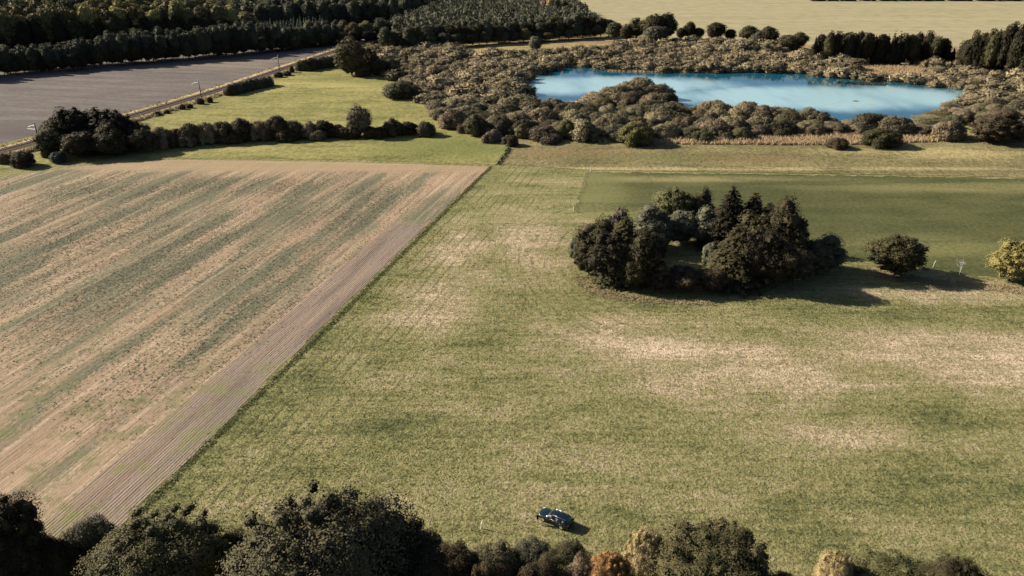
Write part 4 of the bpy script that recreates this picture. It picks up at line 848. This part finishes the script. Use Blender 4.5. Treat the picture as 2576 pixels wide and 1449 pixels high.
stake(1210, 1330, 1.35, 0.06, 'white tipped leaning stake in the grass left of the car, nearer to it', M_white, 0.12)
stake(1486, 432, 1.6, 0.14, 'pale gate post at the far left corner of the dark green field', M_post, 0, 'fence_post', 'post')
stake(1443, 533, 1.5, 0.12, 'pale post at the near left corner of the dark green field', M_post, 0, 'fence_post', 'post')
stake(2347, 672, 1.6, 0.07, 'pale stake right of the dark round tree, at the edge of the green field', M_post, 0.15)
bx, by = g(2343, 324); V = []; F = []
for i in range(13):
    s = -1 + i / 6; wd = 0.75 * (1 - abs(s) ** 2.6) + 0.04; kz = 0.62 * (1 - 0.25 * abs(s) ** 3)
    for j in range(9):
        a = math.pi * j / 8; V.append((s * 2.4, math.cos(a) * wd, math.sin(a) ** 0.8 * kz + 0.05))
for i in range(12):
    for j in range(8): F.append((i * 9 + j, i * 9 + j + 1, i * 9 + j + 10, i * 9 + j + 9))
boat = link('rowing_boat', None, loc=(bx, by, 0.6)); boat.rotation_euler = (0, 0, -0.12)
tag(boat, 'small white overturned boat in the grass right of the pond', 'boat')
link('hull', mesh_np('hull', V, F, [M_white], smooth=True), boat)
boxes('keel', [((0, 0, 0.68), (2.1, 0.04, 0.05))], M_white, boat)
boxes('trestle', [((-1.3, 0, -0.25), (0.08, 0.6, 0.3)), ((1.3, 0, -0.25), (0.08, 0.6, 0.3))], M_bark, boat)

# ------------------------------------------------------------------ far edge of the far field
for i in range(26):
    px = 2050 + i * 24 + RG.uniform(-8, 8); x, y = g(px, 2.5)
    plant('far_hedge_bush', 'shrub', x, y, RG.uniform(3.5, 5.5), RG.uniform(9, 15), 'grey green bush of the hedge at the very top right, beyond the far field', 'bush', 'hedge beyond the far field', RG.choice([L_forg, L_gryw, L_pink]), parts=False)

# ------------------------------------------------------------------ car
def loft(name, rings, mat, parent=None, smooth=True, caps=True):
    n = len(rings[0]); V = [p for r in rings for p in r]
    F = [(i * n + j, i * n + (j + 1) % n, (i + 1) * n + (j + 1) % n, (i + 1) * n + j) for i in range(len(rings) - 1) for j in range(n)]
    me = bpy.data.meshes.new(name)
    if caps: F = F + [tuple(range(n - 1, -1, -1)), tuple((len(rings) - 1) * n + j for j in range(n))]
    me.from_pydata(V, [], F); me.materials.append(mat); me.update()
    if smooth:
        me.polygons.foreach_set('use_smooth', [True] * len(me.polygons)); me.set_sharp_from_angle(angle=R(40))
    return link(name, me, parent)
tp_ = NT('car_paint'); M_paint = tp_.out(tp_.bsdf(tp_.mix(tp_.noise(tp_.pos(), 40, 2), (0.004, 0.012, 0.018), (0.007, 0.017, 0.024)), 0.28, 0.3, metal=0.4, coat=0.6))
M_glass = plain('car_glass', (0.008, 0.012, 0.014), 0.05, 0.9, coat=0.6, var=0.1); M_tyre = plain('tyre_rubber', (0.015, 0.014, 0.013), 0.9, 0.1)
M_rim = plain('alloy_rim', (0.55, 0.50, 0.46), 0.35, 0.5, metal=0.7); M_chrome = plain('chrome_trim', (0.7, 0.7, 0.7), 0.15, 0.6, metal=0.9)
M_lamp = plain('lamp_glass', (0.7, 0.72, 0.72), 0.1, 0.8); M_red = plain('tail_lamp', (0.07, 0.008, 0.006), 0.15, 0.7); M_plastic = plain('black_plastic', (0.02, 0.02, 0.02), 0.6, 0.3)
def build_car():
    """estate car, 4.6 m long, front towards +x"""
    car = link('estate_car', None)
    # lower body: x, half width, sill z, belt z, top crown z
    st = [(2.30, .55, .34, .58, .62), (2.22, .74, .26, .66, .70), (2.0, .83, .22, .74, .79), (1.5, .88, .20, .82, .90), (1.0, .89, .20, .88, .97), (0.7, .90, .20, .91, .98), (0, .90, .20, .93, .96), (-0.9, .90, .20, .95, .98), (-1.7, .89, .21, .97, 1.0), (-2.1, .86, .24, .98, 1.01), (-2.26, .80, .32, .93, .97), (-2.30, .70, .40, .86, .90)]
    rings = []
    for (x, hw, z0, zb, zt) in st:
        pr = [(hw * .86, z0), (hw, z0 + .14), (hw * 1.0, (z0 + zb) / 2 + .05), (hw * .97, zb - .04), (hw * .90, zb), (hw * .5, zt)]
        rings.append([(x, a, z) for a, z in pr] + [(x, -a, z) for a, z in reversed(pr)])
    body = loft('body', rings, M_paint, car)
    gs = [(0.98, .66, .98), (0.30, .62, 1.40), (0.0, .61, 1.455), (-0.8, .60, 1.475), (-1.5, .58, 1.455), (-1.85, .56, 1.42), (-2.16, .62, 1.02)]
    rings = []
    for (x, hw, zt) in gs:
        zb = .90; bw = .84 if x < .9 else .80
        if zt < 1.1: pr = [(bw, zb), (bw * .96, zb + .03), (hw, zt - .01), (hw * .5, zt)]
        else: pr = [(bw, zb), (hw + (bw - hw) * .45, zb + (zt - zb) * .6), (hw, zt - .06), (hw * .6, zt)]
        rings.append([(x, a, z) for a, z in pr] + [(x, -a, z) for a, z in reversed(pr)])
    loft('roof', rings, M_paint, car)
    def pane(name, q, off, inset=True):
        q = np.array(q, float); n = unit(np.cross(q[1] - q[0], q[2] - q[0])); n = n if n @ np.array(off) > 0 else -n
        V = np.concatenate([q + n * 0.012, q - n * 0.02]); return link(name, mesh_np(name, V, [(0, 1, 2, 3), (4, 7, 6, 5), (0, 4, 5, 1), (1, 5, 6, 2), (2, 6, 7, 3), (3, 7, 4, 0)], [M_glass]), car)
    pane('windscreen', [(0.95, .66, 1.00), (0.95, -.66, 1.00), (0.33, -.56, 1.41), (0.33, .56, 1.41)], (1, 0, 1))
    pane('rear_window', [(-2.12, .60, 1.06), (-2.12, -.60, 1.06), (-1.88, -.54, 1.38), (-1.88, .54, 1.38)], (-1, 0, .5))
    for s in (1, -1):
        for (x0, x1, xt0, xt1) in ((0.78, -0.28, 0.24, -0.28), (-0.36, -1.22, -0.36, -1.22), (-1.30, -1.98, -1.30, -1.74)):
            pane('side_window', [(x0, s * .848, .95), (x1, s * .848, .95), (xt1, s * .665, 1.34), (xt0, s * .67, 1.34)], (0, s, .3))
        boxes('window_trim', [((-0.6, s * .872, .935), (1.4, .012, .014))], M_chrome, car)
        boxes('roof_rail', [((-0.8, s * .57, 1.50), (0.95, .02, .02)), ((0.1, s * .57, 1.47), (.03, .02, .03)), ((-1.7, s * .57, 1.47), (.03, .02, .03))], M_chrome, car)
        boxes('wing_mirror', [((0.66, s * 1.0, 1.0), (.07, .10, .07)), ((0.68, s * .90, .97), (.03, .05, .03))], M_paint, car)
        for k, x in enumerate((0.2, -0.85)):
            boxes('door_handle', [((x - .3, s * .905, .80), (.09, .012, .015))], M_chrome, car)
        loft('headlight', [[(2.20, s * .72, .58), (2.27, s * .50, .56), (2.27, s * .50, .64), (2.19, s * .74, .68)], [(1.95, s * .85, .66), (2.05, s * .60, .72), (2.05, s * .60, .76), (1.93, s * .84, .76)]], M_lamp, car, False)
        boxes('tail_light', [((-2.23, s * .70, .86), (.06, .10, .14))], M_red, car)
        for x in (1.38, -1.30):
            wh = link('wheel', None, car, (x, s * .80, .33))
            ty = []
            for i in range(28):
                a = 2 * math.pi * i / 28; ty.append([(math.cos(a) * r, o * 1.0, math.sin(a) * r) for (r, o) in ((.22, -.11), (.31, -.11), (.33, -.08), (.33, .08), (.31, .11), (.22, .11))])
            ty.append(ty[0]); loft('tyre', ty, M_tyre, wh, True, False)
            rm = [[(math.cos(2 * math.pi * i / 20) * r, s * o, math.sin(2 * math.pi * i / 20) * r) for i in range(20)] for (r, o) in ((.228, -.05), (.228, .09), (.20, .112), (.06, .10))]
            loft('rim', rm, M_rim, wh)
            arch = [[(math.cos(math.pi * i / 14) * .39, s * o - 0, math.sin(math.pi * i / 14) * .39) for i in range(15)] + [(math.cos(math.pi * (14 - i) / 14) * .345, s * o, math.sin(math.pi * (14 - i) / 14) * .345) for i in range(15)] for o in (-.05, .105)]
            loft('wheel_arch', arch, M_plastic, wh, False)
    boxes('grille', [((2.29, 0, .50), (.03, .42, .07)), ((2.27, 0, .34), (.03, .55, .05))], M_plastic, car)
    boxes('bumper_trim', [((2.20, 0, .26), (.10, .70, .03)), ((-2.26, 0, .36), (.06, .70, .05))], M_plastic, car)
    return car
car = build_car()
fw = np.array(g(1368, 1313)); rwh = np.array(g(1410, 1332)); dirv = fw - rwh; ang = math.atan2(dirv[1], dirv[0])
mid = (fw + rwh) / 2 + np.array([math.cos(ang - math.pi / 2), math.sin(ang - math.pi / 2)]) * -0.0
nrm = np.array([-math.sin(ang), math.cos(ang)]); nrm = nrm if nrm[1] > 0 else -nrm
ctr = mid + nrm * 0.85
car.location = (ctr[0], ctr[1], 0.03); car.rotation_euler = (0, 0, ang)
tag(car, 'dark blue estate car parked on the grass with sun on its front', 'car')
print('car dir', dirv, np.linalg.norm(dirv))

# ------------------------------------------------------------------ person
def skin_mesh(name, pts, edges, radii, root=0, sub=1):
    me = bpy.data.meshes.new(name + '_sk'); me.from_pydata(pts, edges, []); o = bpy.data.objects.new(name + '_sk', me); COL.objects.link(o)
    md = o.modifiers.new('s', 'SKIN'); md.use_smooth_shade = True
    for i, r in enumerate(radii): me.skin_vertices[0].data[i].radius = (r if isinstance(r, tuple) else (r, r)); me.skin_vertices[0].data[i].use_root = (i == root)
    sb = o.modifiers.new('d', 'SUBSURF'); sb.levels = sub; sb.render_levels = sub
    dg = bpy.context.evaluated_depsgraph_get(); ev = o.evaluated_get(dg); out = bpy.data.meshes.new_from_object(ev); out.name = name
    bpy.data.objects.remove(o); return out
pts = [(0, 0, .96), (0, .01, 1.15), (0, .0, 1.36), (0, 0, 1.47), (0, .03, 1.53), (0, .05, 1.62), (0, .04, 1.72)]; ed = [(0, 1), (1, 2), (2, 3), (3, 4), (4, 5), (5, 6)]
rad = [(.16, .12), (.145, .11), (.17, .115), (.09, .075), (.055, .06), (.078, .095), (.055, .07)]
for s in (-1, 1):
    k = len(pts); pts += [(s * .10, 0, .88), (s * .12, .03, .50), (s * .13, -.02, .09), (s * .14, .13, .04)]; ed += [(0, k), (k, k + 1), (k + 1, k + 2), (k + 2, k + 3)]; rad += [.095, .062, .042, .038]
    k = len(pts); pts += [(s * .19, 0, 1.40), (s * .25, .02, 1.12), (s * .20, .22, 1.02), (s * .17, .30, 1.02)]; ed += [(2, k), (k, k + 1), (k + 1, k + 2), (k + 2, k + 3)]; rad += [.062, .046, .034, .036]
    for j in range(5):
        q = len(pts); a = (j - 2) * .022
        if j == 0: pts += [(s * (.17 - .05), .31, 1.0), (s * (.17 - .06), .345, .985)]
        else: pts += [(s * .17 + s * a, .365 + .006 * (2 - abs(j - 2.5)), 1.01), (s * .17 + s * a, .39 + .008 * (2 - abs(j - 2.5)), .985)]
        ed += [(k + 3, q), (q, q + 1)]; rad += [.010, .008]
pm = skin_mesh('person', pts, ed, rad, 0, 1)
M_jack = plain('dark_jacket', (0.012, 0.011, 0.011), 0.9, 0.1); M_trs = plain('light_trousers', (0.42, 0.36, 0.27), 0.9, 0.1); M_skin = plain('skin', (0.45, 0.28, 0.20), 0.6, 0.3); M_hair = plain('dark_hair', (0.03, 0.02, 0.014), 0.7, 0.2); M_shoe = plain('shoe', (0.03, 0.025, 0.02), 0.7, 0.2)
for m in (M_jack, M_trs, M_skin, M_shoe): pm.materials.append(m)
for p in pm.polygons:
    c = p.center; i = 0
    if c.z > 1.50 or (c.y > .27 and c.z < 1.1 and c.z > .9): i = 2
    elif c.z < .08: i = 3
    elif c.z < .72: i = 1
    p.material_index = i
fx, fy = g(1352, 1317)
person = link('person', pm, loc=(fx, fy, 0.03)); person.rotation_euler = (0, 0, ang + math.pi / 2)
tag(person, 'person in a dark jacket and light trousers standing at the front of the car', 'person')
hv = []; hf = []
for i in range(7):
    for j in range(12):
        th = math.pi * 0.56 * i / 6; ph = 2 * math.pi * j / 12; hv.append((math.sin(th) * math.cos(ph) * .092, .035 + math.sin(th) * math.sin(ph) * .112 - .012, 1.655 + math.cos(th) * .125))
for i in range(6):
    for j in range(12): hf.append((i * 12 + j, i * 12 + (j + 1) % 12, i * 12 + 12 + (j + 1) % 12, i * 12 + 12 + j))
link('hair', mesh_np('hair', hv, hf, [M_hair], smooth=True), person)
face = link('face', mesh_np('face', *(lambda b: (np.array(b[0]), b[1]))(([*boxv((0, .150, 1.615), (.014, .018, .022)), *boxv((-.033, .134, 1.645), (.012, .008, .007)), *boxv((.033, .134, 1.645), (.012, .008, .007)), *boxv((0, .136, 1.572), (.026, .008, .006)), *boxv((-.084, .045, 1.62), (.010, .02, .03)), *boxv((.084, .045, 1.62), (.010, .02, .03))], [tuple(i + 8 * k for i in f) for k in range(6) for f in BF])), [M_skin]), person)
